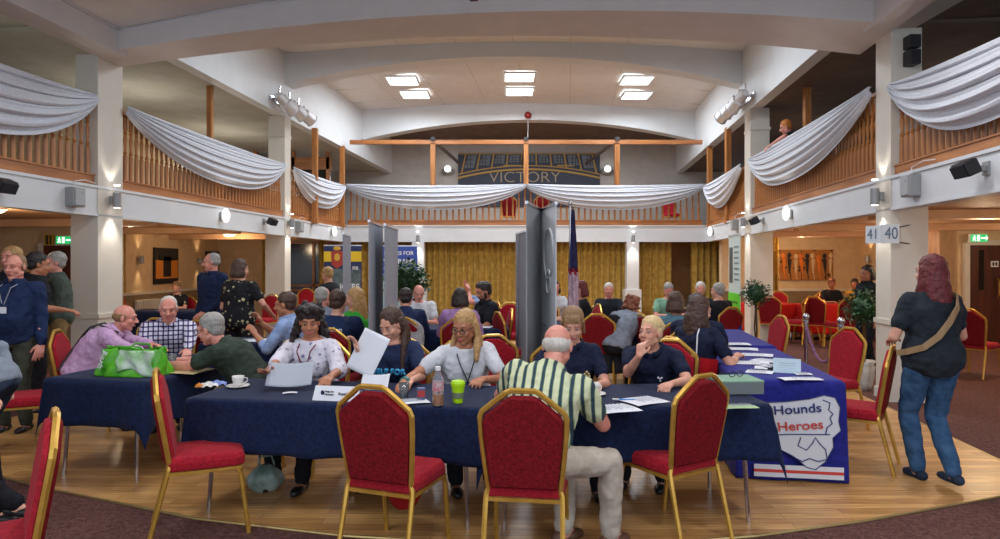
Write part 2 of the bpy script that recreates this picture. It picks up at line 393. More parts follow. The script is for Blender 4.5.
# front bay: flat cove and edge beams
m = MB()
for s in (-1, 1):
    side_box(m, s, 1.0, 8.6 if s < 0 else 7.62, 4.33, 5.0, -.36 if s < 0 else -.30, .0)
S(m, 'wall_front_bay_edge', CEIL)
m = MB(); rings = []
for Y in (0.5, 8.8):
    xs = [-5.6 + 10.9 * k / N for k in range(N + 1)]
    rings.append([V((x, Y, 4.63 + .42 * (1 - min(1, abs(x / 4.95)) ** 2))) for x in xs])
m.loft(rings, cap=False, closed=False); m.loft([[p + V((0, 0, .08)) for p in r] for r in rings], cap=False, closed=False)
S(m, 'ceiling_front_bay', CEIL, smooth=True)
# cornice bead where the beams meet the front ceiling
m = MB()
pts = []
for k in range(N + 1):
    u = k / N; Ya = 8.40 - 1.05 * u; x = (LX(Ya) + .37) + (RX(Ya) - .31 - LX(Ya) - .37) * u
    pts.append(V((x, Ya, 4.63 + .42 * (1 - min(1, abs(x / 4.95)) ** 2) - .01)))
m.tube(pts, .022, 6)
m.tube([side_pt(-1, 1.5, 4.64, -.37), side_pt(-1, 8.4, 4.64, -.37)], .022, 6)
m.tube([side_pt(1, 1.5, 4.66, -.31), side_pt(1, 7.4, 4.66, -.31)], .022, 6)
S(m, 'trim_5', WHITE)

# outer walls of the aisles and galleries
m = MB(); m.box((-8.4, 18.2, 2.5), (.2, 10.0, 5.0)); m.box((-10.5, 13.2, 2.5), (4.4, .2, 5.0)); m.box((-12.6, 7, 2.5), (.2, 12.6, 5)); S(m, 'wall_left', BEIGE)
m = MB(); m.box((-8.28, 18.2, .46), (.06, 9.9, .92)); m.box((-10.5, 13.07, .46), (4.4, .06, .92)); S(m, 'trim_6', DADO)
m = MB(); m.box((-8.27, 18.2, .95), (.08, 9.9, .06)); m.box((-10.5, 13.06, .95), (4.4, .08, .06)); S(m, 'trim_7', CREAM)
m = MB(); m.box((7.6, 17.1, 1.2), (3.6, .2, 2.4)); m.box((9.4, 15.2, 1.2), (.2, 3.9, 2.4)); m.box((11.8, 13.3, 1.2), (5.0, .2, 2.4)); m.box((14.2, 8, 1.2), (.2, 11, 2.4)); S(m, 'wall_right', BEIGE)
m = MB(); m.box((7.6, 16.97, .46), (3.6, .06, .92)); m.box((9.27, 15.2, .46), (.06, 3.7, .92)); m.box((11.7, 13.17, .46), (4.6, .06, .92)); S(m, 'trim_8', DADO)
m = MB(); m.box((7.6, 16.96, .95), (3.6, .08, .06)); m.box((9.26, 15.2, .95), (.08, 3.7, .06)); S(m, 'trim_9', CREAM)
m = MB(); m.box((11.7, 13.5, 3.9), (5.0, .2, 2.4)); m.box((9.2, 18.7, 3.9), (.2, 10, 2.4)); m.box((14, 8, 3.9), (.2, 11, 2.4)); S(m, 'wall_gallery_right', DUSK)
# return walls beside the dark windows, with their yellow drapes
m = MB(); m.box((-6.6, 19.15, 1.2), (3.6, .1, 2.4)); S(m, 'wall_rear_left', BEIGE)
m = MB(); m.box((-5.3, 19.05, 1.5), (1.9, .04, 1.5)); S(m, 'window_1', DARKG)
m = MB()
for x in (-6.25, -5.45, -4.75): m.box((x, 19.0, 1.5), (.07, .06, 1.56))
for z in (.86, 1.0, 2.25): m.box((-5.3, 19.0, z), (2.0, .06, .06))
S(m, 'window_1_frame', WOODX)
# beams and light troughs under the aisle ceilings
m = MB()
for s, ys in ((-1, (10.5, 13.0, 15.9)), (1, (6.1, 9.1, 12.2, 14.9))):
    for y in ys: side_box(m, s, y, y + .25, 2.24, 2.37, .5, 7)
S(m, 'trim_10', PINK)

# the wooden balustrade of the gallery, one railing for each bay
bal = MB()
prof = [(.026, 0), (.026, .36), (.017, .38), (.025, .41), (.014, .44), (.025, .60), (.015, .66), (.023, .69), (.016, .72), (.026, .74), (.026, .93)]
bal.loft([[V((q * a, q * b, z)) for a, b in ((1, .4), (.4, 1), (-.4, 1), (-1, .4), (-1, -.4), (-.4, -1), (.4, -1), (1, -.4))] for q, z in prof])
bal0 = bal.build('baluster', WOOD); first = [True]
def railing(p0, p1, gap, label, zb=ZF1):
    p0, p1 = V(p0), V(p1); d = p1 - p0; L = d.length; a = math.atan2(d.y, d.x)
    t = thing('railing', label, 'railing', (p0.x, p0.y, zb), a, 'wooden gallery railings')
    m = MB(); m.box((L / 2, 0, .065), (L, .10, .13)); m.box((L / 2, -.0, .135), (L, .13, .02)); m.build('base_rail', WOODX, t)
    m = MB(); m.box((L / 2, 0, 1.085), (L, .085, .055)); m.box((L / 2, 0, 1.05), (L, .05, .03)); m.build('handrail', WOODX, t, bev=.012)
    n = max(2, int(L / gap))
    for k in range(n):
        o = bal0 if first[0] else bal0.copy()
        if not first[0]: COL.objects.link(o)
        first[0] = False
        o.parent = t; o.location = ((k + .5) * L / n, 0, .13)
    return t
O = .08
railing(side_pt(-1, 5.4, 0, O), side_pt(-1, 8.49, 0, O), .115, 'wooden balustrade of the left gallery nearest the camera, before the tall pillar')
railing(side_pt(-1, 8.98, 0, O), side_pt(-1, 14.16, 0, O), .118, 'long wooden balustrade between the two white pillars of the left gallery')
railing(side_pt(-1, 14.48, 0, O), side_pt(-1, 17.9, 0, O), .13, 'wooden balustrade of the left gallery between the far pillar and the back corner')
railing((LX(18) + .1, 18.06, 0), (RX(18) - .1, 18.06, 0), .165, 'wooden balustrade across the back gallery below the VICTORY sign', zb=2.70)
railing(side_pt(1, 13.96, 0, O), side_pt(1, 17.9, 0, O), .13, 'wooden balustrade of the right gallery between the far pillar and the back corner')
railing(side_pt(1, 7.97, 0, O), side_pt(1, 13.49, 0, O), .118, 'long wooden balustrade between the two pillars of the right gallery')
railing(side_pt(1, 4.6, 0, O), side_pt(1, 7.58, 0, O), .115, 'wooden balustrade of the right gallery nearest the camera').scale.z = .86

# white cloth swags tied along the handrails
def swag(A, B, drop, n, label, nf=5, end=.10, skew=.0):
    A, B, n = V(A), V(B), V(n)
    def f(u, v):
        uu = u + skew * math.sin(math.pi * u)
        p = 1 - abs(2 * u - 1) ** 2.3
        d = end + (drop - end) * p ** .85
        fold = math.sin(v * nf * 2 * math.pi + 1.3 * math.sin(3 * u + nf)) * (.010 + .014 * p) + .011 * math.sin(v * nf * 4.3 * math.pi + 4 * u) + .006 * math.sin(v * nf * 9.7 * math.pi + 7 * u)
        bulge = .05 + .13 * math.sin(math.pi * min(1, v * .9 + .1)) * (.25 + p * .75)
        vv = v + .02 * math.sin(v * nf * 2 * math.pi)
        q = A.lerp(B, uu) + n * (bulge + fold) - V((0, 0, 1)) * (d * vv + .05 * p * (1 - v))
        return q
    m = MB(); m.grid(f, 60, 110)
    m2 = m.build('swag', SWAG, smooth=True, solid=.004)
    return tag(m2, label, 'swag', 'white cloth swags along the gallery rails')
ZR = 3.80
swag(side_pt(-1, 4.9, ZR), side_pt(-1, 8.42, ZR), .80, LN, 'white voile swag on the left gallery rail nearest the camera')
swag(side_pt(-1, 9.0, ZR), side_pt(-1, 14.1, ZR), .78, LN, 'long white voile swag between the two pillars of the left gallery', 6, skew=.05)
swag(side_pt(-1, 14.5, ZR), side_pt(-1, 17.9, ZR), .78, LN, 'short white voile swag beside the back left corner of the gallery')
xm = X(526, 17.95)
swag((LX(18) + .05, 17.98, ZR + .04), (xm, 17.98, ZR + .04), .72, (0, -1, 0), 'wide white swag on the left half of the back gallery rail', 5)
swag((xm, 17.98, ZR + .04), (RX(18) - .05, 17.98, ZR + .04), .72, (0, -1, 0), 'wide white swag on the right half of the back gallery rail', 5)
swag(side_pt(1, 17.9, ZR), side_pt(1, 14.1, ZR), .78, RN, 'short white voile swag beside the back right corner of the gallery')
swag(side_pt(1, 13.4, ZR), side_pt(1, 8.0, ZR), .80, RN, 'long white voile swag between the two pillars of the right gallery', 6, skew=-.05)
swag(side_pt(1, 7.5, 3.70), side_pt(1, 4.4, 3.52), .74, RN, 'white voile swag on the right gallery rail nearest the camera')

# wooden posts
def post(x, y, z0, z1, label, w=.09, grp='gallery posts'):
    m = MB(); m.box((0, 0, (z1 - z0) / 2), (w, w, z1 - z0)); m.box((0, 0, z1 - z0 - .04), (w + .02, w + .02, .02)); m.box((0, 0, .06), (w + .03, w + .03, .12))
    o = m.build('wooden_post', WOOD); o.location = (x, y, z0); return tag(o, label, 'post', grp)
post(X(210, 12.0), 12.0, 2.6, 4.9, 'single wooden post rising behind the left gallery swag')
p = side_pt(-1, 0, 0)
post(X(315, 15.7), 15.7, 2.6, 4.9, 'wooden post in the left gallery just past the far pillar', .12)
post(X(342, 17.9) + .02, 17.85, 2.64, 4.87, 'wooden corner post at the left end of the back gallery', .12)
post(X(807, 12.1), 12.1, 2.6, 4.9, 'wooden post behind the right gallery swag beside the leaning person', .11)
post(X(728, 15.6), 15.6, 2.6, 4.9, 'wooden post in the right gallery near its far pillar', .12)
post(X(709, 17.9), 17.85, 2.64, 4.87, 'wooden corner post at the right end of the back gallery', .12)
# frame over the back gallery: crossbar, three posts, struts back to the wall
t = thing('timber_frame', 'orange timber crossbar on three posts above the back gallery rail', 'frame', (0, 17.95, 3.9))
m = MB(); m.box(((X(350, 17.95) + X(702, 17.95)) / 2, 0, 1.09), (X(702, 17.95) - X(350, 17.95), .10, .11)); m.build('crossbar', WOODX, t)
for px in (433, 526, 617):
    m = MB(); m.box((X(px, 17.95), .0, .48), (.13, .10, 1.16)); m.build('post', WOOD, t)
    m = MB(); m.tube([V((X(px, 17.95), .03, 1.16)), V((X(px, 17.95) + (.55 if px < 500 else .0 if px < 600 else -.45), 3.2, .98))], .05, 4); m.build('strut', mat('dark_strut', rgb(70, 60, 56), .5), t)
    m = MB(); m.box((X(px, 17.95), -.02, 1.17), (.12, .14, .10)); m.build('bracket', BLACK, t)

# curtains below the back gallery
def curtain(x0, x1, Y, label, z1=2.3, n=None, dy=0.0, x_l=None):
    W = x1 - x0; nf = n or max(3, int(W / .16))
    rnd = [random.uniform(.6, 1.3) for _ in range(nf + 2)]; ph = [random.uniform(-.4, .4) for _ in range(nf + 2)]
    def f(u, v):
        k = int(u * nf); a = rnd[k] * (1 - (u * nf - k)) + rnd[k + 1] * (u * nf - k)
        return (x0 + u * W, Y + dy * u + .055 * a * math.sin(u * nf * 2 * math.pi + ph[k] * .5) + .012 * math.sin(u * 60 + v * 5), z1 - v * (z1 - .02))
    m = MB(); m.grid(f, nf * 8, 6); return tag(m.build('curtain', CURT, smooth=True, solid=.006), label, 'curtain', 'mustard curtains under the back gallery')
curtain(X(424, 18.4), X(627, 18.4), 18.45, 'broad mustard curtain between the two white pilasters')
curtain(X(352, 18.4), X(412, 18.4), 18.45, 'mustard curtain left of the left pilaster, behind the grey banner backs')
curtain(X(639, 18.4), X(672, 18.4), 18.45, 'mustard curtain just right of the right pilaster')
curtain(X(691, 18.4), X(735, 18.0), 18.4, 'mustard curtain at the back right corner behind the green banner')
curtain(X(319, 18.6), X(327, 18.6), 18.6, 'narrow mustard curtain left of the blue and yellow banner')
curtain(X(121, 14.4), X(126, 14.4), 14.4, 'narrow orange curtain beside the tall left pillar')
curtain(X(262, 18.4), X(268, 18.4), 18.4, 'slim curtain tied beside the far left pillar')
curtain(X(768, 15.8), X(778, 15.8), 15.8, 'brown curtain hanging just right of the far right pillar')
# ---------------------------------------------------------------- lamps, boxes, signs on the building
PANELM = emat('panel_diffuser', (1, .99, .97, 1), 4.5)
FR = mat('white_frame', rgb(225, 225, 225), .5)
names = ['front left', 'rear left', 'front middle', 'rear middle', 'front right', 'rear right']
for i, (cx, cy, Y) in enumerate(PANELS):
    x = (cx - 500) / F * Y + (0.35 if cx < 450 and Y > 17 else 0)
    z = vault_z(x, w=5.4) - .03
    t = thing('ceiling_light', 'square glowing light panel in the vault, the %s one of six' % names[i], 'light', (x, Y, z - .02), 0, 'light panels in the vaulted ceiling')
    m = MB()
    for a, b, w, h in ((0, .39, .82, .04), (0, -.39, .82, .04), (.39, 0, .04, .74), (-.39, 0, .04, .74)): m.box((a, b, 0), (w, h, .05))
    m.build('frame', FR, t); m = MB(); m.box((0, 0, .012), (.74, .74, .02)); m.build('diffuser', PANELM, t)
def sconce(p, n, label, e=9, grp='cylinder wall lamps on the pillars'):
    p = V(p); n = V(n)
    t = thing('wall_lamp', label, 'lamp', p + n * .09, math.atan2(n.y, n.x), grp)
    m = MB(); m.lathe((0, 0, -.10), [(.045, 0), (.05, .005), (.05, .195), (.045, .2)], 18); m.build('shade', GREYM, t, smooth=False)
    m = MB(); m.box((-.07, 0, 0), (.05, .06, .10)); m.build('bracket', GREYM, t)
    [MB().cyl((0, 0, z_), .036, .012).build('bulb', LAMPW, t) for z_ in (.195, -.107)]
    q = p + n * .09
    spot('sconce_up', q + V((0, 0, .14)), e, (1, .93, .82), (R(180), 0, 0), 75)
    spot('sconce_down', q - V((0, 0, .14)), e, (1, .93, .82), (0, 0, 0), 75)
sconce(side_pt(-1, 8.73, 2.47, -.02), LN, 'grey cylinder up-and-down lamp on the tall left pillar', 34)
sconce(side_pt(-1, 14.32, 2.52, -.02), LN, 'small cylinder lamp high on the far left pillar', 34)
sconce(side_pt(1, 7.77, 2.42, -.02), RN, 'grey cylinder up-and-down lamp on the tall right pillar', 34)
sconce(side_pt(1, 13.7, 2.5, -.02), RN, 'small cylinder lamp high on the far right pillar', 34)
for px, w in ((418, 'left'), (633, 'right')): sconce((X(px, 17.9), 17.96, 2.32), (0, -1, 0), 'cylinder lamp on the %s white pilaster under the back gallery' % w, 34)
# sconces on the aisle walls
def brass_sconce(p, n, label, e=13):
    p = V(p); n = V(n); t = thing('wall_sconce', label, 'lamp', p + n * .09, math.atan2(n.y, n.x), 'warm wall sconces in the aisles')
    m = MB(); m.lathe((0, 0, -.09), [(.04, 0), (.05, .01), (.05, .17), (.04, .18)], 14); m.build('shade', GREYM, t)
    m = MB(); m.box((-.065, 0, 0), (.05, .05, .08)); m.build('bracket', GREYM, t)
    q = p + n * .10
    spot('sconce_up', q + V((0, 0, .12)), e, WARM, (R(180), 0, 0), 70); spot('sconce_down', q - V((0, 0, .12)), e, WARM, (0, 0, 0), 70)
brass_sconce((-8.3, 14.9, 1.72), (1, 0, 0), 'warm wall sconce left of the orange and black picture', 10)
brass_sconce((-8.3, 17.8, 1.72), (1, 0, 0), 'warm wall sconce right of the dark striped picture', 10)
brass_sconce((9.3, 16.3, 1.75), (-1, 0, 0), 'warm wall sconce at the corner right of the long picture', 12)
# oval lamps on the gallery fronts
def oval(s, Y, label):
    n = LN if s < 0 else RN; p = side_pt(s, Y, 2.48, -.03)
    t = thing('oval_lamp', label, 'lamp', p, math.atan2(n.y, n.x), 'oval lamps on the gallery fronts')
    m = MB(); m.box((0, 0, -.02), (.03, .10, .16)); m.build('backplate', GREYM, t, bev=.01)
    m = MB(); m.ell((.07, 0, 0), (.055, .105, .13)); m.build('globe', mat('opal_glass', (.9, .9, .88, 1), .3, emit=(1, .97, .92, 1), estr=1.2), t, smooth=True)
    q = p + n * .09 + V((0, 0, .12)); spot('oval_up', q, 7, (1, .95, .88), (R(180), 0, 0), 100)
oval(-1, 11.55, 'oval white lamp on the gallery front between the two left pillars')
oval(-1, 17.0, 'oval white lamp on the gallery front at the back left corner')
oval(1, 11.0, 'oval white lamp on the gallery front between the two right pillars')
oval(1, 17.0, 'oval white lamp on the gallery front at the back right corner')
# round lamps beside the VICTORY sign
for px, w in ((448, 'left'), (607, 'right')):
    p = V((X(px, 22.9), 22.95, Z(170, 22.9))); t = thing('round_wall_lamp', 'round glass wall lamp %s of the VICTORY sign' % w, 'lamp', p, 0, 'round lamps by the VICTORY sign')
    m = MB(); m.ell((0, -.08, -.05), (.24, .12, .13)); m.build('bowl', GREYM, t, smooth=True)
    m = MB(); m.ell((0, -.2, .02), (.11, .08, .11)); m.build('globe', mat('lit_globe', (1, 1, 1, 1), .3, emit=(1, .97, .9, 1), estr=5), t, smooth=True)
# speakers and boxes
def speaker(s, Y, z, w, h, label, size=(.22, .13, .14), tilt=25):
    n = LN if s < 0 else RN; p = side_pt(s, Y, z, -.0)
    t = thing('loudspeaker', label, 'speaker', p, math.atan2(n.y, n.x), 'small black speakers on the gallery fronts')
    rot = Matrix.Rotation(R(tilt), 3, 'Y')
    m = MB(); m.box((.18, 0, 0), (size[1], size[0], size[2]), rot=rot); m.build('cabinet', BLACK, t, bev=.02)
    m = MB(); m.box((.18 + size[1] * .5, 0, -.035), (.012, size[0] * .86, size[2] * .8), rot=rot); m.build('grille', mat('grille', rgb(45, 45, 50), .7), t)
    m = MB(); m.box((.04, 0, 0), (.14, .05, .05)); m.box((.01, 0, 0), (.02, .09, .12)); m.build('bracket', GREYM, t)
speaker(-1, 6.9, 2.44, 0, 0, 'black speaker on the left gallery front at the left edge')
speaker(-1, 13.2, 2.48, 0, 0, 'black speaker on the left gallery front just before the far pillar')
speaker(1, 12.6, 2.46, 0, 0, 'black speaker on the right gallery front beside the far pillar')
speaker(1, 5.85, 2.47, 0, 0, 'black speaker on the right gallery front near the right edge')
def jbox(s, Y, z, label, w=.20, h=.24):
    n = LN if s < 0 else RN; p = side_pt(s, Y, z, 0)
    t = thing('junction_box', label, 'box', p, math.atan2(n.y, n.x), 'grey boxes on the gallery fronts')
    m = MB(); m.box((.06, 0, 0), (.12, w, h)); m.build('housing', GREYM, t, bev=.01)
    m = MB(); m.box((.125, 0, 0), (.012, w - .04, h - .04)); m.cyl((.13, .03, .05), .015, .01); m.build('cover', mat('grey_cover', rgb(165, 168, 170), .5), t)
    m = MB(); m.tube([V((.05, 0, h / 2)), V((.05, 0, h / 2 + .08)), V((.03, w, h / 2 + .12)), V((.02, w * 2, h / 2 + .1))], .006, 6); m.build('cable', FR, t)
jbox(-1, 8.05, 2.44, 'grey box on the left gallery front beside the tall pillar')
jbox(-1, 14.85, 2.47, 'grey box on the left gallery front just past the far pillar')
jbox(1, 7.05, 2.46, 'grey box on the right gallery front beside the tall pillar')
jbox(1, 14.6, 2.5, 'grey box on the right gallery front just past the far pillar')
# black twin speaker on the tall right pillar
t = thing('pillar_speaker', 'black two-part speaker high on the tall right pillar', 'speaker', side_pt(1, 7.59, 3.95, .18) + V((0, -.07, .1)), 0)
m = MB(); m.box((0, 0, .12), (.13, .14, .15)); m.box((0, 0, -.06), (.13, .14, .17)); m.build('cabinet', BLACK, t, bev=.01)
m = MB(); m.lathe((0, 0, 0), [(.05, 0), (.03, .01)]);
for z in (.12, -.06): m.box((0, -.073, z), (.11, .01, .12))
m = MB(); [m.box((0, -.073, z), (.11, .01, .12)) for z in (.12, -.06)]; m.build('grille', mat('grille', rgb(45, 45, 50), .7), t)
# detector, ceiling bells
t = thing('ceiling_detector', 'small dark red alarm unit on the front ceiling beam', 'alarm', (X(474, 7.9), 7.86, 4.86), 0)
m = MB(); m.box((0, 0, 0), (.13, .07, .09)); m.build('housing', mat('alarm_red', rgb(120, 30, 26), .5), t, bev=.012); m = MB(); m.lathe((0, 0, -.06), [(.05, 0), (.055, .02)], 14); m.build('sounder', mat('alarm_red2', rgb(90, 24, 22), .5), t)
t = thing('alarm_bell', 'small red bell under the far ceiling rib above the crossbar', 'alarm', (X(528, 19.5), 19.52, Z(115, 19.5)), 0)
m = MB(); m.ell((0, 0, 0), (.11, .08, .11)); m.build('bell', mat('bell_red', rgb(140, 20, 24), .4), t, smooth=True); m = MB(); m.tube([V((0, .02, -.08)), V((0, .02, -.8))], .008, 6); m.build('cable', FR, t)

# stage light clusters fixed on the header walls
def par_cluster(s, Y, z, label):
    n = LN if s < 0 else RN; p = side_pt(s, Y, z, -.02)
    t = thing('stage_lights', label, 'stage light', p, math.atan2(n.y, n.x), 'silver stage lamps on the header walls')
    sy = 1 if s < 0 else -1
    m = MB(); m.tube([V((.16, -.55 * sy, .02)), V((.16, .75 * sy, .02))], .028, 10); m.box((.08, -.4 * sy, .02), (.18, .05, .05)); m.box((.08, .4 * sy, .02), (.18, .05, .05)); m.box((.01, 0, .02), (.02, 1.1, .10)); m.build('bar', CHROME, t)
    for k, yy in enumerate((-.48, .0, .48)):
        c = V((.30, yy * sy, -.10)); d = V((.35, .62 * sy, -.50 + .06 * k)).normalized()
        m = MB(); m.tube([c - d * .26, c - d * .22, c - d * .02, c, c + d * .24, c + d * .25], [.05, .10, .11, .135, .135, .15], 16); m.build('lamp_can', mat('brushed_silver', rgb(214, 216, 220), .4, metal=.7), t, smooth=False)
        m = MB(); m.tube([c + d * .251, c + d * .256], .12, 16); m.build('lens', mat('lamp_lens', rgb(60, 70, 90), .15), t)
        m = MB(); m.tube([V((.16, yy * sy, .05)), V((.2, (yy - .13) * sy, .12)), c + V((0, -.15 * sy, 0))], .012, 6); m.tube([V((.16, yy * sy, .05)), V((.24, (yy + .13) * sy, .12)), c + V((0, .15 * sy, 0))], .012, 6); m.tube([V((.16, yy * sy, .0)), V((.17, yy * sy, .26))], .022, 8); m.build('yoke', CHROME, t)
par_cluster(-1, 14.0, 5.05, 'silver stage lamps on the left header wall above the far pillar')
par_cluster(1, 13.7, 5.05, 'silver stage lamps on the right header wall above the far pillar')

# VICTORY sign: painted boards fixed to the back wall
t = thing('victory_sign', 'wide painted sign of a ship stern lettered VICTORY', 'sign', ((X(458, 22.9) + X(600, 22.9)) / 2, 22.95, 4.55), 0)
W = X(600, 22.9) - X(458, 22.9)
SIGNB = mat('sign_blue_grey', rgb(58, 66, 84), .6, kind='noise', scale=2); GOLDP = mat('sign_ochre', rgb(176, 140, 70), .55); SIGND = mat('sign_dark', rgb(40, 42, 50), .6)
m = MB(); m.box((0, 0, .05), (W, .06, 1.9)); m.build('board', SIGNB, t)
m = MB()
def arcz(x, o=0): return .42 - .09 * x * x * .55 + o
for o, w_ in ((0, .07), (.13, .04)):
    pts = [V((-W / 2 + W * k / 30, -.045, arcz(-W / 2 + W * k / 30, o))) for k in range(31)]; m.tube(pts, w_ * .7, 4)
nw = 9
for k in range(nw + 1):
    x = -W / 2 + .12 + (W - .24) * k / nw; z0 = arcz(x, .12); x2 = x * .93
    m.tube([V((x, -.04, z0)), V((x2, -.04, 1.0))], .035, 4)
m.box((0, -.04, .97), (W, .03, .04)); m.box((-.6, -.04, .55), (.6, .03, .05)); m.box((1.3, -.04, .55), (.6, .03, .05))
m.build('stern_gallery', GOLDP, t)
for k in range(nw):
    x = -W / 2 + .12 + (W - .24) * (k + .5) / nw; z0 = arcz(x, .24); h = .92 - z0
    m = MB(); sk = -x * .06
    m.prism([(x - .17, z0 + .03), (x + .17, z0 + .03), (x + .15 + sk, .92), (x - .15 + sk, .92)], .02, Matrix.Translation((0, -.055, 0)))
    m.build('window_pane', mat('sign_pane', rgb(96, 104, 116), .4), t)
    m = MB()
    for q in (-.055, .055): m.box((x + q, -.066, (z0 + .95) / 2), (.018, .012, h))
    for q in (.33, .66): m.box((x, -.066, z0 + h * q), (.30, .012, .016))
    m.build('glazing_bar', SIGND, t)
text('VICTORY', .54, (-.15, -.04, .13), (R(90), 0, 0), mat('sign_letters', rgb(172, 158, 130), .5), t, sx=1.12, off=-.008)

# exit signs, doors
GREEN = mat('exit_green', rgb(30, 140, 70), .4, emit=rgb(40, 200, 110), estr=.9)
WHITEE = mat('exit_white', rgb(230, 245, 235), .4, emit=(.9, 1, .93, 1), estr=1.2)
def exit_sign(x, Y, z, label):
    t = thing('exit_sign', label, 'sign', (x, Y, z), 0, 'green exit signs')
    m = MB(); m.box((0, 0, 0), (.36, .06, .17)); m.build('box', FR, t, bev=.008)
    m = MB(); m.box((0, -.033, 0), (.34, .01, .15)); m.build('panel', GREEN, t)
    m = MB(); m.box((.08, -.042, 0), (.10, .006, .03)); m.prism([(.13, -.05), (.17, 0), (.13, .05)], .006, Matrix.Translation((0, -.045, 0)))
    m.box((-.02, -.042, 0), (.05, .006, .12)); m.build('arrow', WHITEE, t)
    m = MB(); m.ell((-.10, -.042, .045), (.014, .006, .014)); m.tube([V((-.10, -.042, .03)), V((-.11, -.042, -.01)), V((-.13, -.042, -.05))], .011, 6); m.tube([V((-.11, -.042, -.01)), V((-.085, -.042, -.03)), V((-.08, -.042, -.06))], .009, 6); m.tube([V((-.13, -.042, .01)), V((-.10, -.042, .02)), V((-.075, -.042, .0))], .008, 6); m.build('running_figure', WHITEE, t)
exit_sign(X(63, 12.9), 12.98, Z(240, 12.9), 'green exit sign above the left wooden door')
exit_sign(X(981, 12.9), 12.98, Z(238, 12.9), 'green exit sign above the right wooden door')
def door(x0, x1, Y, z1, n):
    m = MB(); m.box(((x0 + x1) / 2, Y, z1 / 2), (x1 - x0, .05, z1)); o = S(m, 'door_%d' % n, DWOOD)
    m = MB()
    for x in (x0 - .05, x1 + .05): m.box((x, Y - .01, z1 / 2), (.1, .08, z1 + .1))
    m.box(((x0 + x1) / 2, Y - .01, z1 + .05), (x1 - x0, .08, .1)); S(m, 'door_%d_frame' % n, CREAM)
    return o
d1 = door(X(45, 13.1), X(74, 13.1), 13.08, 1.99, 1)
d2 = door(X(967, 13.2), 11.4, 13.16, 2.0, 2)
m = MB()
for x in (10.02, 10.12): m.tube([V((x, 13.08, .95)), V((x, 13.04, 1.0)), V((x, 13.04, 1.28)), V((x, 13.08, 1.33))], .014, 8)
m.build('door_handle', mat('brass', rgb(200, 160, 80), .3, metal=1), d2)
m = MB(); m.box((9.72, 13.12, 1.5), (.08, .02, .8)); m.box((10.42, 13.12, 1.5), (.08, .02, .8)); m.build('door_glass', DARKG, d2)
t = thing('door_notice', 'small white notices fixed on the right wooden door', 'sign', (9.98, 13.12, 1.62), 0)
MB().box((0, -.005, 0), (.15, .01, .12)).build('paper', FR, t); MB().box((.26, -.005, .17), (.10, .01, .24)).build('paper', FR, t)
m = MB(); m.box((-.03, -.013, 0), (.04, .004, .07)); m.box((.03, -.013, 0), (.04, .004, .07)); m.ell((.26, -.013, .24), (.016, .003, .016)); m.box((.26, -.013, .17), (.03, .004, .07)); m.build('symbol', BLACK, t)
m = MB(); m.box((X(930, 13.0), 13.0, 1.15), (.30, .12, 2.3)); tag(m.build('wooden_pilaster', WOOD), 'brown wooden pilaster on the wall behind the walking woman', 'pilaster')
t = thing('wall_notice', 'yellow and black notice beside the left exit sign', 'sign', (X(49, 13.0), 13.0, Z(240, 13)), 0)
m = MB(); m.box((0, 0, 0), (.18, .02, .22)); m.build('board', mat('notice_yellow', rgb(190, 150, 30), .5), t); m = MB(); m.box((-.03, -.012, 0), (.04, .01, .18)); m.box((.04, -.012, 0), (.03, .01, .18)); m.build('print', BLACK, t)
# pictures on the aisle walls
def picture(name_, loc, rz, w, h, label, draw):
    t = thing('picture', label, 'picture', loc, rz)
    m = MB(); m.box((0, 0, 0), (w, .04, h)); m.build('canvas', draw[0], t)
    for nm, mm, fn in draw[1]:
        m = MB(); fn(m); m.build(nm, mm, t)
BK = mat('ink_black', rgb(30, 28, 30), .6); OR = mat('painted_orange', rgb(206, 128, 44), .6)
picture('p', (-8.27, 16.1, 1.58), R(90), 1.15, .88, 'abstract orange picture with a black block shape', (mat('charcoal_canvas', rgb(58, 54, 50), .7), [
    ('orange_field', OR, lambda m: m.box((0, -.022, -.12), (1.05, .01, .52))),
    ('black_shape', BK, lambda m: (m.box((0, -.03, -.02), (.36, .01, .5)), m.box((0, -.03, .2), (.75, .01, .14)), m.box((0, -.03, -.36), (1.1, .01, .10))))]))
picture('p', (-8.27, 18.9, 1.56), R(90), 1.25, .86, 'dark picture of pale upright streaks', (mat('streak_canvas', rgb(44, 42, 30), .7), [
    ('streak', mat('pale_streak', rgb(130, 118, 78), .6), lambda m: [m.tube([V((x, -.024, -.38 + .1 * math.sin(x * 9))), V((x + .10 * math.sin(x * 23), -.024, 0)), V((x - .05, -.024, .38))], .014, 5) for x in (-.5, -.38, -.24, -.1, .05, .17, .3, .44)])]))
picture('p', (-8.27, 22.0, 1.5), R(90), 1.6, 1.0, 'pale framed board on the wall behind the standing couple', (mat('cream_board', rgb(190, 180, 150), .6), [
    ('panel', mat('grey_board', rgb(150, 146, 130), .6), lambda m: m.box((0, -.024, 0), (1.4, .01, .8)))]))
rr = random.Random(3)
def fig(m, k):
        x = -.76 + .152 * k
        m.ell((x + rr.uniform(-.02, .02), -.03, .22 + rr.uniform(-.03, .03)), (.055, .012, .07)); m.cone((x, -.03, .12), (x + rr.uniform(-.03, .03), -.03, -.2), .05, .02)
        m.tube([V((x, -.03, -.1)), V((x + .04, -.03, -.38))], .012, 5)
picture('p', ((X(770, 16.9) + X(834, 16.9)) / 2, 16.97, 1.60), 0, 1.68, .80, 'long picture of a crowd of black, orange and cream figures', (mat('ochre_canvas', rgb(168, 112, 60), .7, kind='floral', col2=rgb(70, 50, 40), scale=7), [
    ('seam', BK, lambda m: m.box((0, -.035, 0), (.012, .01, .8)))] + [('painted_figure', (BK, mat('painted_cream', rgb(210, 180, 140), .6), mat('paint_flame', rgb(222, 120, 30), .6))[k % 3], (lambda m, k=k: fig(m, k))) for k in range(11)]))
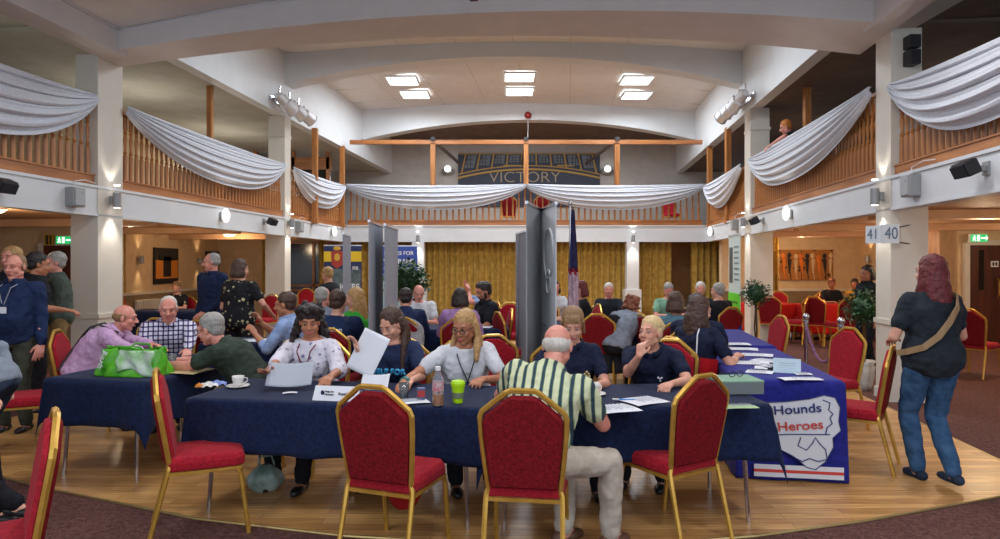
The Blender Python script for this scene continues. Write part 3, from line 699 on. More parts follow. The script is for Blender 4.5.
picture('p', (9.27, 14.6, 1.75), R(-90), 1.2, .95, 'dark picture on the wall right of the corner sconce', (mat('dark_canvas', rgb(70, 52, 40), .6), [('inner', BK, lambda m: m.box((0, -.024, 0), (1.0, .01, .75)))]))
# lectern-like table number boards strapped on the tall right pillar
t = thing('number_board', 'pair of white boards numbered 41 and 40 strapped on the right pillar', 'sign', side_pt(1, 7.59, 1.97, -.03) + V((0, -.03, 0)), 0); t.scale = (.72, .72, .82)
PAP = mat('white_card', rgb(215, 222, 226), .6); INK = mat('ink_blue_grey', rgb(96, 116, 134), .6)
m = MB(); m.box((-.02, -.02, -.01), (.27, .02, .27), rz=R(-8)); m.build('board', PAP, t)
m = MB(); m.box((-.22, .10, -.015), (.24, .02, .25), rz=R(-55)); m.build('board', PAP, t)
text('40', .24, (-.01, -.036, -.01), (R(90), 0, R(-8)), INK, t, name='number', sx=.85)
text('41', .21, (-.238, .09, -.015), (R(90), 0, R(-55)), INK, t, name='number', sx=.85)
m = MB(); m.tube([V((.10, 0, -.02 + .1)), V((.45, .02, .14))], .008, 5); m.tube([V((.10, 0, -.12)), V((.45, .02, -.17))], .008, 5); m.build('strap', mat('brown_strap', rgb(70, 40, 30), .6), t)
# radiator on the left aisle wall
t = thing('radiator', 'cream radiator against the left aisle wall', 'radiator', (-8.2, 15.2, .5), R(90))
m = MB(); m.box((0, 0, 0), (1.1, .07, .6)); m.build('panel', CREAM, t, bev=.01)
m = MB(); [m.box((-.5 + .1 * k, -.04, 0), (.04, .02, .54)) for k in range(11)]; m.build('fins', CREAM, t)

for i, (x, y) in enumerate(AISLE_FILLS):  # dome fixtures added to house the aisle fill lights
    t = thing('added_aisle_dome', 'small added dome light on the %s ceiling, %s' % (('left aisle', ('nearest the tall pillar', 'between the two pillars', 'farthest back')[i]) if x < 0 else ('right aisle', ('nearest the camera', 'behind the tall pillar', 'above the group of red chairs', 'farthest back by the long picture', 'before the wooden door')[i - 3])), 'light', (x, y, 2.36), 0, 'added dome lights in the left aisle' if x < 0 else 'added dome lights in the right aisle')
    m = MB(); m.lathe((0, 0, -.03), [(.15, 0), (.16, .01), (.16, .03)], 24); m.build('rim', FR, t)
    m = MB(); m.ell((0, 0, -.03), (.13, .13, .05)); m.build('diffuser', mat('added_dome_diffuser', (1, .85, .65, 1), .4, emit=(1, .8, .55, 1), estr=3), t, smooth=True)
# ---------------------------------------------------------------- chairs
GOLD = mat('gold_lacquered_steel', rgb(222, 176, 84), .32, metal=.6, kind='noise', col2=rgb(196, 150, 60), scale=9)
RED = mat('crimson_fabric', rgb(176, 32, 46), .85, kind='weave', col2=rgb(134, 20, 34), scale=60, bump=.25, sheen=.15)
REDB = mat('dark_crimson_back_fabric', rgb(136, 24, 32), .85, kind='weave', col2=rgb(92, 14, 20), scale=70, bump=.25)
BACK = [(-.185, 0), (-.2, .12), (-.215, .26), (-.219, .345), (-.208, .372), (-.15, .416), (-.085, .463), (-.06, .474), (.06, .474), (.085, .463), (.15, .416), (.208, .372), (.219, .345), (.215, .26), (.2, .12), (.185, 0)]
def make_chair():
    t = thing('banquet_chair', 'x', 'chair', (0, 0, 0), 0, 'gold framed red banquet chairs')
    m = MB(); o = [(-.20, -.20), (-.215, 0), (-.215, .17), (-.18, .215), (.18, .215), (.215, .17), (.215, 0), (.20, -.20)]
    ins = [(x * .93, y * .93) for x, y in o]
    m.loft([[V((x, y, z)) for x, y in q] for q, z in ((ins, .405), (o, .415), (o, .455), (ins, .485), ([(x * .6, y * .6) for x, y in o], .494))]); m.build('seat', RED, t, smooth=False, bev=.008)
    rk = R(9)
    Mx = Matrix.Translation((0, -.19, .45)) @ Matrix.Rotation(rk, 4, 'X')
    m = MB(); c = [(x * .93, .012 + z * 1.02) for x, z in BACK]
    m.prism(c, .028, Mx @ Matrix.Translation((0, -.030, 0)), bev=.012); m.build('backrest_rear', REDB, t)
    m = MB(); m.prism(c, .035, Mx @ Matrix.Translation((0, -.002, 0)), bev=.02); m.build('backrest', RED, t)
    m = MB(); pts = [Mx @ V((x, 0, z * 1.11)) for x, z in BACK]; m.tube(pts, .0155, 6, up=(0, 1, 0)); m.build('back_frame', GOLD, t, smooth=False)
    m = MB(); q = [(-.2, -.2), (-.2, .19), (.2, .19), (.2, -.2), (-.2, -.2)]; m.tube([V((x, y, .397)) for x, y in q], .013, 4); m.build('seat_frame', GOLD, t)
    for s in (-1, 1):
        m = MB(); m.tube([Mx @ V((s * .185, 0, .0)), V((s * .195, -.195, .42)), V((s * .197, -.205, .38)), V((s * .205, -.30, .0))], .0145, 6, up=(1, 0, 0)); m.build('leg', GOLD, t)
        m = MB(); m.tube([V((s * .197, .10, .40)), V((s * .199, .17, .395)), V((s * .2, .19, .36)), V((s * .205, .235, .0))], .0145, 6, up=(1, 0, 0)); m.build('leg', GOLD, t)
    return t
chair0 = make_chair(); chair_used = [False]
def chair(x, y, face, label, z=0.0, group='gold framed red banquet chairs'):
    """face: degrees, 0 = seat opens away from the camera (+Y), 90 = opens to the left (-X)"""
    o = chair0 if not chair_used[0] else copy_tree(chair0); chair_used[0] = True
    o.location = (x, y, z); o.rotation_euler = (0, 0, R(face)); o['label'] = label; o['group'] = group
    return o
# ---------------------------------------------------------------- tables and cloths
NAVY = mat('navy_tablecloth', rgb(24, 38, 72), .8, kind='weave', col2=rgb(14, 24, 50), scale=40, bump=.2, sheen=.2)
ROYAL = mat('royal_blue_tablecloth', rgb(40, 42, 136), .7, kind='weave', col2=rgb(30, 32, 112), scale=30, bump=.15, sheen=.2)
REDC = mat('red_tablecloth', rgb(196, 36, 30), .8, kind='weave', col2=rgb(170, 26, 24), scale=30, bump=.15)
TOPM = mat('beige_table_top', rgb(196, 178, 130), .5, kind='noise', col2=rgb(182, 162, 116), scale=8)
def cloth_fn(w, d, top, drop, rip, seed, floor_len=False):
    rn = random.Random(seed); ph = rn.uniform(0, 6)
    def f(u, v):
        a = (u - .5) * (w + 2 * drop); b = (v - .5) * (d + 2 * drop)
        ox = max(0, abs(a) - w / 2); oy = max(0, abs(b) - d / 2)
        x = max(-w / 2, min(w / 2, a)); y = max(-d / 2, min(d / 2, b)); sx = 1 if a > 0 else -1; sy = 1 if b > 0 else -1
        o = math.hypot(ox, oy) if not floor_len else max(ox, oy)
        k = min(1, o / .15)
        nx, ny = (ox / (ox + oy + 1e-9)) * sx, (oy / (ox + oy + 1e-9)) * sy
        wv = math.sin((x * 7 + y * 7) * 1.7 + ph) * .6 + math.sin((x - y) * 19 + ph * 2) * .4
        if ox > 0 and oy > 0: wv += 1.2 * math.sin(2 * math.atan2(oy, ox))
        off = (.012 + rip * (1 + wv) * k * (o / drop) + .0) if o > 0 else 0
        z = top - o + (.0 if o else .0015 * math.sin(a * 9) * math.sin(b * 11))
        return (x + nx * off, y + ny * off, max(z, .012))
    return f
def table(x, y, w, d, rz, label, cloth, cloth_label, drop=.30, rip=.035, legs=True, floor_len=False, top=.745, n=(72, 44), group=None, cgroup='navy tablecloths', cat='tablecloth'):
    t = thing('folding_table', label, 'table', (x, y, 0), R(rz), group or 'trestle tables')
    m = MB(); m.box((0, 0, top - .02), (w - .02, d - .02, .028)); m.build('tabletop', TOPM, t, bev=.004)
    for sx in (-1, 1):
        for sy in (-1, 1):
            m = MB(); lx = sx * (w / 2 - .14); m.tube([V((lx, sy * (d / 2 - .1), top - .03)), V((lx + sx * .03, sy * (d / 2 - .06), 0.0))], .014, 8); m.build('leg', CHROME, t)
        m = MB(); m.tube([V((sx * (w / 2 - .13), -(d / 2 - .09), .42)), V((sx * (w / 2 - .13), d / 2 - .09, .42))], .010, 6); m.build('brace', CHROME, t)
    if cloth is not None:
        m = MB(); m.grid(cloth_fn(w, d, top + .004, drop, rip, int(abs(x * 100) + abs(y * 37)), floor_len), *n)
        o = m.build('tablecloth', cloth, smooth=True, solid=.003); o.location = (x, y, 0); o.rotation_euler = (0, 0, R(rz))
        tag(o, cloth_label, cat, cgroup)
    return t
# ---------------------------------------------------------------- people
SKIN = {'fair': mat('skin_fair', rgb(222, 168, 142), .55, kind='noise', col2=rgb(206, 142, 118), scale=14), 'pink': mat('skin_pink', rgb(226, 160, 140), .55, kind='noise', col2=rgb(208, 130, 112), scale=14),
        'tan': mat('skin_tan', rgb(190, 128, 94), .55, kind='noise', col2=rgb(168, 106, 76), scale=14), 'brown': mat('skin_brown', rgb(150, 98, 70), .55, kind='noise', col2=rgb(126, 80, 56), scale=14)}
LIPS = mat('lips', rgb(176, 88, 84), .5); EYEW = mat('eye_white', rgb(225, 220, 215), .3); IRIS = mat('iris_dark', rgb(48, 36, 30), .2); BROW = mat('eyebrow', rgb(96, 70, 52), .8)
def hairm(name, c, c2): return mat('hair_' + name, rgb(*c), .5, kind='brush', col2=rgb(*c2), scale=22, bump=.5)
HAIR = dict(brown=hairm('brown', (84, 54, 38), (44, 28, 20)), dark=hairm('dark', (50, 36, 32), (22, 16, 16)), blonde=hairm('blonde', (204, 164, 106), (148, 108, 64)),
            grey=hairm('grey', (176, 172, 166), (128, 124, 118)), white=hairm('white', (222, 216, 206), (180, 172, 162)), red=hairm('red', (122, 34, 38), (66, 16, 22)),
            sandy=hairm('sandy', (158, 122, 80), (108, 78, 50)), ginger=hairm('ginger', (150, 88, 56), (100, 52, 34)), orange=hairm('orange', (206, 128, 50), (170, 96, 36)), paleblonde=hairm('pale_blonde', (232, 206, 154), (190, 156, 102)))
DENIM = mat('blue_denim', rgb(66, 98, 132), .8, kind='noise', col2=rgb(44, 72, 104), scale=12, bump=.15)
DKDENIM = mat('dark_denim', rgb(50, 62, 80), .8, kind='noise', col2=rgb(34, 42, 58), scale=12, bump=.15)
BLK = mat('black_trousers', rgb(34, 34, 40), .8, kind='noise', col2=rgb(24, 24, 30), scale=20)
SHOE = mat('dark_shoe', rgb(32, 30, 32), .4)
foldtex = bpy.data.textures.new('cloth_folds', 'CLOUDS'); foldtex.noise_scale = .085
hairtex = bpy.data.textures.new('hair_locks', 'CLOUDS'); hairtex.noise_scale = .035

def ik(A, T, l1, l2, pole):
    A, T, pole = V(A), V(T), V(pole); d = T - A; L = d.length
    L2 = min(L, (l1 + l2) * .995); d.normalize(); T2 = A + d * L2
    a = (l1 * l1 - l2 * l2 + L2 * L2) / (2 * L2); h = math.sqrt(max(0, l1 * l1 - a * a))
    p = pole - d * pole.dot(d)
    p = p.normalized() if p.length > 1e-4 else V((0, 0, -1))
    return A + d * a + p * h, T2

def person(label, x, y, face, pose='sit', h=1.70, z=0.0, lean=5, side=0, twist=0, head=(0, 0, 0), hands=None, poles=(None, None), handdir=(None, None), palm=(None, None), feet=None, knees=None, build=1.0, belly=0.0,
           fem=False, skin='fair', hair=('short', 'brown'), top=None, sleeve='short', topname='shirt', trousers=BLK, shorts=False, glasses=False, lod=1, shoes=SHOE, seat=.47, pz=None, extras=None, cat='person', curl=45, group=None, neckfwd=.0, hem=.0, legs=True, beard=None, sole=None):
    """face: degrees; 0 looks away from the camera (+Y), 90 to the left, 180 at the camera. local: +Y ahead, +X own right"""
    s = h / 1.72; vox = {0: .0068, 1: .0105, 2: .016}[lod]
    root = thing('person', label, cat, (x, y, z), R(face), group)
    if pose == 'sit': P = V((0, -.03, (seat + .095) if pz is None else pz))
    else: P = V((0, 0, .93 * s if pz is None else pz))
    n = 12; L = .50 * s; pts = [P.copy()]; dirs = []
    for i in range(n):
        u = (i + .5) / n; a = R(lean) * (.55 + .75 * u); b = R(side) * (.5 + .8 * u)
        d = V((math.sin(b), math.sin(a), math.cos(a) * math.cos(b))).normalized(); dirs.append(d); pts.append(pts[-1] + d * (L / n))
    def spine(t):       # t in metres/s above the pelvis
        q = max(0, min(n, t * s / L * n)); i = min(n - 1, int(q)); p = pts[i].lerp(pts[i + 1], q - i)
        if t < 0: p = pts[0] + dirs[0] * t * s
        if t * s > L: p = pts[-1] + dirs[-1] * (t * s - L)
        d = dirs[i]; tw = R(twist) * max(0, min(1, t / .42)); xx = V((math.cos(tw), math.sin(tw), 0)); xx = (xx - d * xx.dot(d)).normalized(); yy = d.cross(xx)
        return p, xx, yy, d
    B = build; sw = .155 if fem else .175
    hipw = (.178 if fem else .165)
    secs = [(-.12, .10, .085, 0), (-.06, hipw * .9, .115, 0), (.0, hipw, .125, -.005), (.08, hipw * .95, .115 + belly * .6, belly * .5), (.17, .14 if fem else .15, .105 + belly, belly * .8), (.27, .15 if fem else .165, .112 + belly * .5, belly * .3), (.36, .165 if fem else .185, .115, .0), (.42, sw * 1.0, .10, -.005), (.455, sw * .82, .08, -.01), (.485, .085, .068, -.01), (.51, .06, .06, -.005)]
    def torso(m, t0, t1, inf, N=20):
        rings = []
        ts = sorted(set([t0, t1] + [q[0] for q in secs if t0 < q[0] < t1]))
        for t in ts:
            t = max(-.1199, min(.5099, t))
            for k in range(len(secs) - 1):
                if secs[k][0] <= t <= secs[k + 1][0]: break
            a, b = secs[k], secs[k + 1]; w = (t - a[0]) / (b[0] - a[0]); hw, hd, fo = [a[j] + (b[j] - a[j]) * w for j in (1, 2, 3)]
            bb = B if t < .40 else 1 + (B - 1) * .4
            hw = hw * s * bb + inf; hd = hd * s * bb + inf; p, xx, yy, d = spine(t)
            rings.append([p + xx * hw * math.copysign(abs(math.cos(g)) ** .85, math.cos(g)) + yy * (hd * math.copysign(abs(math.sin(g)) ** .85, math.sin(g)) + fo * s) for g in [2 * math.pi * j / N for j in range(N)]])
        m.loft(rings)
    nb, nx_, ny_, nd = spine(.50)
    # head frame
    hd_dir = (nd * .55 + V((0, .10 + neckfwd, 1)) * .6).normalized()
    hc = nb + hd_dir * (.134 * s)
    hm = Matrix.Rotation(R(twist * .6 + head[0]), 3, 'Z') @ Matrix.Rotation(R(-head[1]), 3, 'X') @ Matrix.Rotation(R(head[2]), 3, 'Y')
    def H(a, b, c): return hc + hm @ (V((a, b, c)) * s * 1.05)
    # arms
    sh = []
    for i, sg in enumerate((-1, 1)):       # 0 = own left, 1 = own right
        p, xx, yy, d = spine(.425); sh.append(p + xx * sg * (sw * B ** .4 + .005) * s)
    if hands is None: hands = ((-.14, .38, .77), (.14, .38, .77)) if pose == 'sit' else ((-.26, .04, .80), (.26, .04, .80))
    arm = []
    for i, sg in enumerate((-1, 1)):
        pole = V(poles[i]) if poles[i] else V((sg * .55, -.45, -.7)) if pose == 'sit' else V((sg * .3, -1, -.2))
        T = V(hands[i]); e, w = ik(sh[i], T, .285 * s, .25 * s, pole); arm.append((sh[i], e, w))
    # legs
    hp, hx, hy, _ = spine(0); hp_ = P
    if feet is None: feet = ((-.12, .40, .075), (.12, .40, .075)) if pose == 'sit' else ((-.10, 0, .075), (.10, .0, .075))
    leg = []
    for i, sg in enumerate((-1, 1)):
        a = hp_ + V((sg * .092 * s * (B ** .5), 0, -.02)); pole = V(knees[i]) if knees and knees[i] else (V((sg * .12, .5, 1)) if pose == 'sit' else V((sg * .05, 1, .1)))
        k, f = ik(a, V(feet[i]), .43 * s, .42 * s, pole); leg.append((a, k, f))
    # ---- body
    m = MB()
    torso(m, -.10, .51, 0)
    m.cone(nb - nd * .06 * s, H(0, -.02, -.05), .060 * s, .054 * s)
    m.ell(H(0, -.012, .03), (.076 * s, .095 * s, .088 * s), rot=hm); m.ell(H(0, .022, -.035), (.061 * s, .066 * s, .082 * s), rot=hm)
    m.ell(H(0, .056, -.096), (.026 * s, .022 * s, .020 * s), rot=hm)
    for sg in (-1, 1):
        m.cone(H(sg * (.045 if fem else .051), .0, -.055), H(sg * .012, .056, -.094), .023 * s, (.016 if fem else .020) * s); m.ell(H(sg * .034, .058, -.028), (.026 * s, .022 * s, .026 * s), rot=hm)
        m.ell(H(sg * (.070 if hair[0] in ('long', 'mid', 'bob', 'curly') else .077), -.006, -.004), (.010 * s, .019 * s, .033 * s), rot=hm)
        m.ell(H(sg * .032, .070, .016), (.016 * s, .013 * s, .010 * s), rot=hm)
    m.cone(H(0, .083, .014), H(0, .104 if fem else .108, -.024), .008 * s, (.0115 if fem else .0135) * s); m.ell(H(.013, .094, -.028), .0095 * s); m.ell(H(-.013, .094, -.028), .0095 * s)
    m.cone(H(-.036, .074, .030), H(.036, .074, .030), (.009 if fem else .013) * s, (.009 if fem else .013) * s); m.ell(H(0, .076, -.060), (.024 * s, .014 * s, .014 * s), rot=hm)
    if fem:
        p, xx, yy, d = spine(.30)
        for sg in (-1, 1): m.ell(p + xx * sg * .070 * s + yy * .075 * s * B, (.070 * s, .060 * s, .075 * s))
    aw = .9 if fem else 1.05
    for i, (a, e, w) in enumerate(arm):
        m.cone(a, e, .052 * s * aw * B, .041 * s * aw); m.cone(e, e.lerp(w, .4), .042 * s * aw, .040 * s * aw); m.cone(e.lerp(w, .4), w, .040 * s * aw, .026 * s * aw)
        sg = (-1, 1)[i]; fd = (w - e).normalized(); hd_ = V(handdir[i]).normalized() if handdir[i] else (fd * .8 + V((0, .35, -.1))).normalized()
        pn = V(palm[i]) if palm[i] else V((-sg * .25, 0, -1)); pn = (pn - hd_ * pn.dot(hd_)).normalized(); sx_ = hd_.cross(pn) * 1.0   # towards index/thumb side
        if sx_.dot(V((-sg, 0, .2))) < 0: sx_ = -sx_
        S_ = .95 * s if fem else 1.05 * s
        if lod == 2:
            m.ell(w + hd_ * .05 * S_, (.04 * S_, .04 * S_, .03 * S_))
        kn = []
        for j, off in enumerate((.030, .010, -.010, -.029)):
            k0 = w + hd_ * (.088 - .004 * j) * S_ + sx_ * off * S_; kn.append(k0); m.cone(w + sx_ * off * .55 * S_ + hd_ * .005, k0, .016 * S_, .0115 * S_, n=8)
        for j, (k0, ln) in enumerate(zip(kn, (.070, .078, .072, .056))):
            ang = R(curl * (.5 + .12 * j)); d1 = (hd_ * math.cos(ang) + pn * math.sin(ang) + sx_ * (.16 - .11 * j)).normalized(); ang2 = ang * 1.9; d2 = (hd_ * math.cos(ang2) + pn * math.sin(ang2)).normalized()
            k1 = k0 + d1 * ln * .55 * S_; m.cone(k0, k1, .0098 * S_, .0088 * S_, n=8); m.cone(k1, k1 + d2 * ln * .45 * S_, .0088 * S_, .0075 * S_, n=8)
        b0 = w + sx_ * .022 * S_ + hd_ * .018 * S_; b1 = b0 + (sx_ * .75 + hd_ * .65 + pn * .35).normalized() * .042 * S_; m.cone(b0, b1, .0145 * S_, .011 * S_, n=8)
        m.cone(b1, b1 + (sx_ * .25 + hd_ * .9 + pn * .35).normalized() * .036 * S_, .011 * S_, .009 * S_, n=8)
    if legs:
        for a, k, f in leg:
            m.cone(a, k, .078 * s * B, .052 * s); m.cone(k, k.lerp(f, .3), .052 * s, .054 * s); m.cone(k.lerp(f, .3), f, .054 * s, .036 * s)
            ft = leg_foot(f, s, feetdir=None)
            m.cone(f + V((0, -.03 * s, -.03)), f + V((0, .12 * s, -.045)), .034 * s, .026 * s)
    body = m.build('body', SKIN[skin], root, smooth=True)
    def rm(o, v, it=3, disp=0.0, tex=None, dl=.5):
        d = o.modifiers.new('r', 'REMESH'); d.mode = 'VOXEL'; d.voxel_size = v; d.use_smooth_shade = True
        q = o.modifiers.new('s', 'SMOOTH'); q.iterations = it; q.factor = .5
        if disp:
            e = o.modifiers.new('d', 'DISPLACE'); e.texture = tex; e.strength = disp; e.mid_level = .36 if tex is foldtex else dl; e.texture_coords = 'GLOBAL'
    rm(body, vox, 2)
    # ---- face details
    if lod < 2:
        for sg in (-1, 1):
            m = MB(); m.ell(H(sg * .032, .076, .004), (.0125 * s, .010 * s, .0052 * s), rot=hm, nu=10, nv=6); e_ = m.build('eye', EYEW, root, smooth=True)
            m = MB(); m.ell(H(sg * .032, .0835, .0035), (.0058 * s, .004 * s, .0052 * s), rot=hm, nu=8, nv=6); m.build('iris', IRIS, e_, smooth=True)
            m = MB(); m.tube([H(sg * .018, .086, .007), H(sg * .032, .0865, .0105), H(sg * .046, .078, .006)], .0018 * s, 6); m.build('eyelashes', IRIS, e_)
            m = MB(); m.tube([H(sg * .016, .087, .026), H(sg * .032, .085, .033), H(sg * .048, .073, .028)], .0030 * s, 6)
            m.build('eyebrow', HAIR[hair[1]] if hair[1] in ('dark', 'brown', 'grey', 'sandy') else BROW, root)
        m = MB(); m.ell(H(0, .0895, -.0565), (.021 * s, .007 * s, .0045 * s), rot=hm, nu=12, nv=6); m.ell(H(0, .0895, -.065), (.018 * s, .008 * s, .0055 * s), rot=hm, nu=12, nv=6); m.build('lips', LIPS, root, smooth=True)
    if glasses:
        m = MB()
        for sg in (-1, 1):
            m.tube([H(sg * .034 + .023 * math.cos(g), .099, .004 + .017 * math.sin(g)) for g in [2 * math.pi * k / 14 for k in range(15)]], .0026 * s, 5)
            m.tube([H(sg * .056, .096, .008), H(sg * .078, .0, .008)], .0026 * s, 5)
        m.tube([H(-.011, .10, .008), H(.011, .10, .008)], .0026 * s, 5); m.build('glasses', BLACK, root)
    # ---- hair
    if hair[0] != 'none':
        m = MB(); st, hc_ = hair
        dn = V((0, 0, -1)) * s
        if st in ('short', 'long', 'mid', 'bob', 'fringe', 'pony', 'fringebob'):
            m.ell(H(0, -.027, .050), (.085 * s, .100 * s, .088 * s), rot=hm); m.ell(H(0, -.048, -.005), (.074 * s, .064 * s, .068 * s), rot=hm)
        if st == 'short':
            for sg in (-1, 1): m.ell(H(sg * .070, -.012, .018), (.012 * s, .03 * s, .032 * s), rot=hm)
        if st in ('bald', 'thin'):
            m.ell(H(0, -.034, .002), (.0815 * s, .078 * s, .056 * s), rot=hm)
            for sg in (-1, 1): m.ell(H(sg * .068, -.010, .010), (.0135 * s, .036 * s, .030 * s), rot=hm)
            if st == 'thin': m.ell(H(0, -.03, .045), (.079 * s, .085 * s, .080 * s), rot=hm)
        if st in ('fringe', 'fringebob'):
            m.ell(H(0, .036, .072), (.064 * s, .040 * s, .030 * s), rot=hm)
            for sg in (-1, 1): m.cone(H(sg * .073, .020, .035), H(sg * .078, .010, -.05), .013 * s, .012 * s)
            for k in range(-3, 4): m.cone(H(k * .017, .066, .07), H(k * .019, .083, .040), .008 * s, .004 * s)
        ln = {'long': .27, 'mid': .15, 'bob': .10, 'fringebob': .10, 'fringe': .0, 'pony': .0, 'short': 0, 'bald': 0, 'thin': 0, 'curly': .06, 'curlyshort': 0}[st]
        if ln:
            for k, g in enumerate(range(-8, 9)):
                a = math.pi * 1.5 + g * .185          # around the back of the head
                cx, cy = .078 * math.cos(a), -.012 + .088 * math.sin(a)
                p0 = H(cx, cy, .03); p1 = H(cx * 1.12, cy * 1.12, -.07); L_ = ln * (1 + .12 * math.sin(k * 2.3)); ow = hm @ V((cx, cy, 0))
                p2 = p1 + dn * L_ + ow * s * .25; p2 = p2 + (hm @ V((0, .075, 0)) * s if abs(g) >= 6 else V((0, 0, 0)))
                m.cone(p0, p1, .020 * s, .024 * s, n=8)
                if ln > .14: m.cone(p1, p1.lerp(p2, .5), .024 * s, .026 * s, n=8); m.cone(p1.lerp(p2, .5), p2, .026 * s, .013 * s, n=8)
                else: m.cone(p1, p1 + dn * .02 + ow * s * .0, .024 * s, .018 * s, n=8)
        if st == 'pony':
            m.ell(H(0, -.115, .05), .035 * s); m.cone(H(0, -.125, .05), H(.0, -.14, -.04) , .032 * s, .034 * s); m.cone(H(0, -.14, -.04), H(.02, -.135, -.04) + dn * .14, .034 * s, .012 * s)
            for sg in (-1, 1): m.cone(H(sg * .066, .045, .04), H(sg * .075, .03, -.05), .014 * s, .012 * s); m.cone(H(sg * .075, .03, -.05), H(sg * .085, .03, -.05) + dn * .14, .018 * s, .010 * s)
        if st in ('curly', 'curlyshort'):
            rn = random.Random(len(label)); m.ell(H(0, -.022, .05), (.088 * s, .104 * s, .088 * s), rot=hm); m.ell(H(0, -.05, -.01), (.082 * s, .07 * s, .075 * s), rot=hm)
            for k in range(210 if st == 'curly' else 60):
                zz = rn.uniform(-.25 if st == 'curly' else -.05, .10); a = rn.uniform(math.pi * .96, math.pi * 2.04); rr_ = .10 if zz > -.02 else .115 + (-zz) * .22
                m.ell(H(rr_ * .92 * math.cos(a), -.014 + rr_ * .95 * math.sin(a) * (1 if zz > -.1 else .8), zz), rn.uniform(.013, .025) * s, nu=8, nv=6)
            for k in range(14):
                a = rn.uniform(0, math.pi * 2); m.ell(H(.075 * math.cos(a), -.02 + .085 * math.sin(a), .09 + rn.uniform(-.02, .035)), .026 * s, nu=8, nv=6)
        if st in ('cap',):
            m.ell(H(0, -.01, .045), (.086 * s, .104 * s, .080 * s), rot=hm); m.ell(H(0, .09, .035), (.06 * s, .06 * s, .012 * s), rot=hm)
        if m.v:
            o = m.build('hair', HAIR[hc_], root, smooth=True); rm(o, vox * .85, 2, .016 if st not in ('thin', 'bald', 'fringe') else .006, hairtex, .45)
    if beard:
        m = MB(); m.ell(H(0, .040, -.085), (.058 * s, .050 * s, .042 * s), rot=hm); [m.ell(H(sg * .058, .012, -.04), (.014 * s, .03 * s, .04 * s), rot=hm) for sg in (-1, 1)]; m.tube([H(-.026, .088, -.046), H(0, .098, -.043), H(.026, .088, -.046)], .0075 * s, 6)
        o = m.build('beard', HAIR[beard], root, smooth=True); rm(o, vox * .85, 1)
    # ---- clothes
    topm = top or BLK
    m = MB(); inf = .013
    torso(m, -.085 - hem if pose == 'stand' else -.045 - hem * .4, .492, inf)
    if fem:
        p, xx, yy, d = spine(.30)
        for sg in (-1, 1): m.ell(p + xx * sg * .068 * s + yy * .082 * s * B, (.076 * s, .066 * s, .082 * s))
        p, xx, yy, d = spine(.28); m.ell(p + yy * .080 * s * B, (.12 * s, .062 * s, .10 * s))
    for i, (a, e, w) in enumerate(arm):
        r0 = .062 * s * aw * B
        p, xx, yy, d = spine(.43); m.cone(p, a, .06 * s, r0)
        if sleeve == 'short': q = a.lerp(e, .62); m.cone(a, q, r0, .058 * s * aw * B ** .5)
        elif sleeve == 'elbow': m.cone(a, e, r0, .056 * s); m.cone(e, e.lerp(w, .15), .056 * s, .055 * s)
        elif sleeve == 'roll': m.cone(a, e, r0, .052 * s); m.cone(e, e.lerp(w, .3), .052 * s, .050 * s)
        elif sleeve == 'long': m.cone(a, e, r0, .052 * s); m.cone(e, e.lerp(w, .93), .052 * s, .037 * s)
        elif sleeve == 'none': pass
    o = m.build(topname, topm, root, smooth=True); rm(o, vox * 1.15, 3, .034 if lod < 2 else .018, foldtex, .5)
    if topname in ('shirt', 'polo_shirt') and lod < 2:
        m = MB(); ring = []
        for k in range(15):
            g = -math.pi * .5 + math.pi * .5 * .16 + k / 14 * math.pi * 1.84 + math.pi
            q = nb + nx_ * .074 * s * math.cos(g) + ny_ * .076 * s * math.sin(g); up_ = nd * (.030 * s)
            ring.append([q + up_ * .1 - nd * .02, q * 1.0 + up_ * .8 - (q - nb) * .04, q + up_ * .5 + (q - nb) * .10, q - nd * .022 * s + (q - nb) * .24])
        m.loft(ring, cap=False, closed=False); m.build('collar', topm, root, smooth=True, solid=.004)
    if legs:
        m = MB(); torso(m, -.12, .03 if pose == 'sit' else .06, .008)
        for a, k, f in leg:
            m.cone(a, k, .090 * s * B, .066 * s)
            if shorts: continue
            m.cone(k, k.lerp(f, .35), .066 * s, .064 * s); m.cone(k.lerp(f, .35), f.lerp(k, .05), .064 * s, .054 * s)
        o = m.build('shorts' if shorts else 'trousers', trousers, root, smooth=True); rm(o, vox * 1.3, 3, .022, foldtex, .5)
        if lod < 2 or pose == 'stand':
            for a, k, f in leg:
                m = MB(); z0 = f.z - .075; m.ell(f + V((0, -.035 * s, -.035)), (.040 * s, .05 * s, .040)); m.cone(f + V((0, -.04 * s, -.042)), f + V((0, .13 * s, -.050)), .034 * s, .027 * s); m.ell(f + V((0, .07 * s, -.045)), (.044 * s, .09 * s, .032))
                o = m.build('shoe', shoes, root, smooth=True); rm(o, .011, 1)
    root['_'] = 1; del root['_']
    info = dict(root=root, H=H, spine=spine, arm=arm, leg=leg, s=s, nb=nb, B=B, hm=hm)
    return info
def leg_foot(f, s, feetdir=None): return None
def world(info, p):
    r = info['root']; return Matrix.Translation(r.location) @ Matrix.Rotation(r.rotation_euler.z, 4, 'Z') @ V(p)
def lanyard(info, m_, badge=None, length=.30, name='lanyard'):
    sp = info['spine']; s = info['s']; m = MB(); pts = []
    p0, xx, yy, d = sp(.495)
    for sg in (-1, 1):
        pts = [p0 - yy * .06 * s, p0 + xx * sg * .075 * s + yy * .01 * s]
        for t in (.44, .38, .32, .26):
            p, x2, y2, d2 = sp(t); k = (t - .26) / .18; pts.append(p + x2 * sg * .055 * s * k + y2 * (.135 + .02 * (1 - k)) * s * info['B'])
        m.tube(pts, .0045, 6)
    ln_ = m.build(name, m_, info['root'])
    if badge:
        p, x2, y2, d2 = sp(.235); m = MB(); m.box(p + y2 * .175 * s * info['B'], (.09, .006, .06)); m.build('badge', badge, ln_)
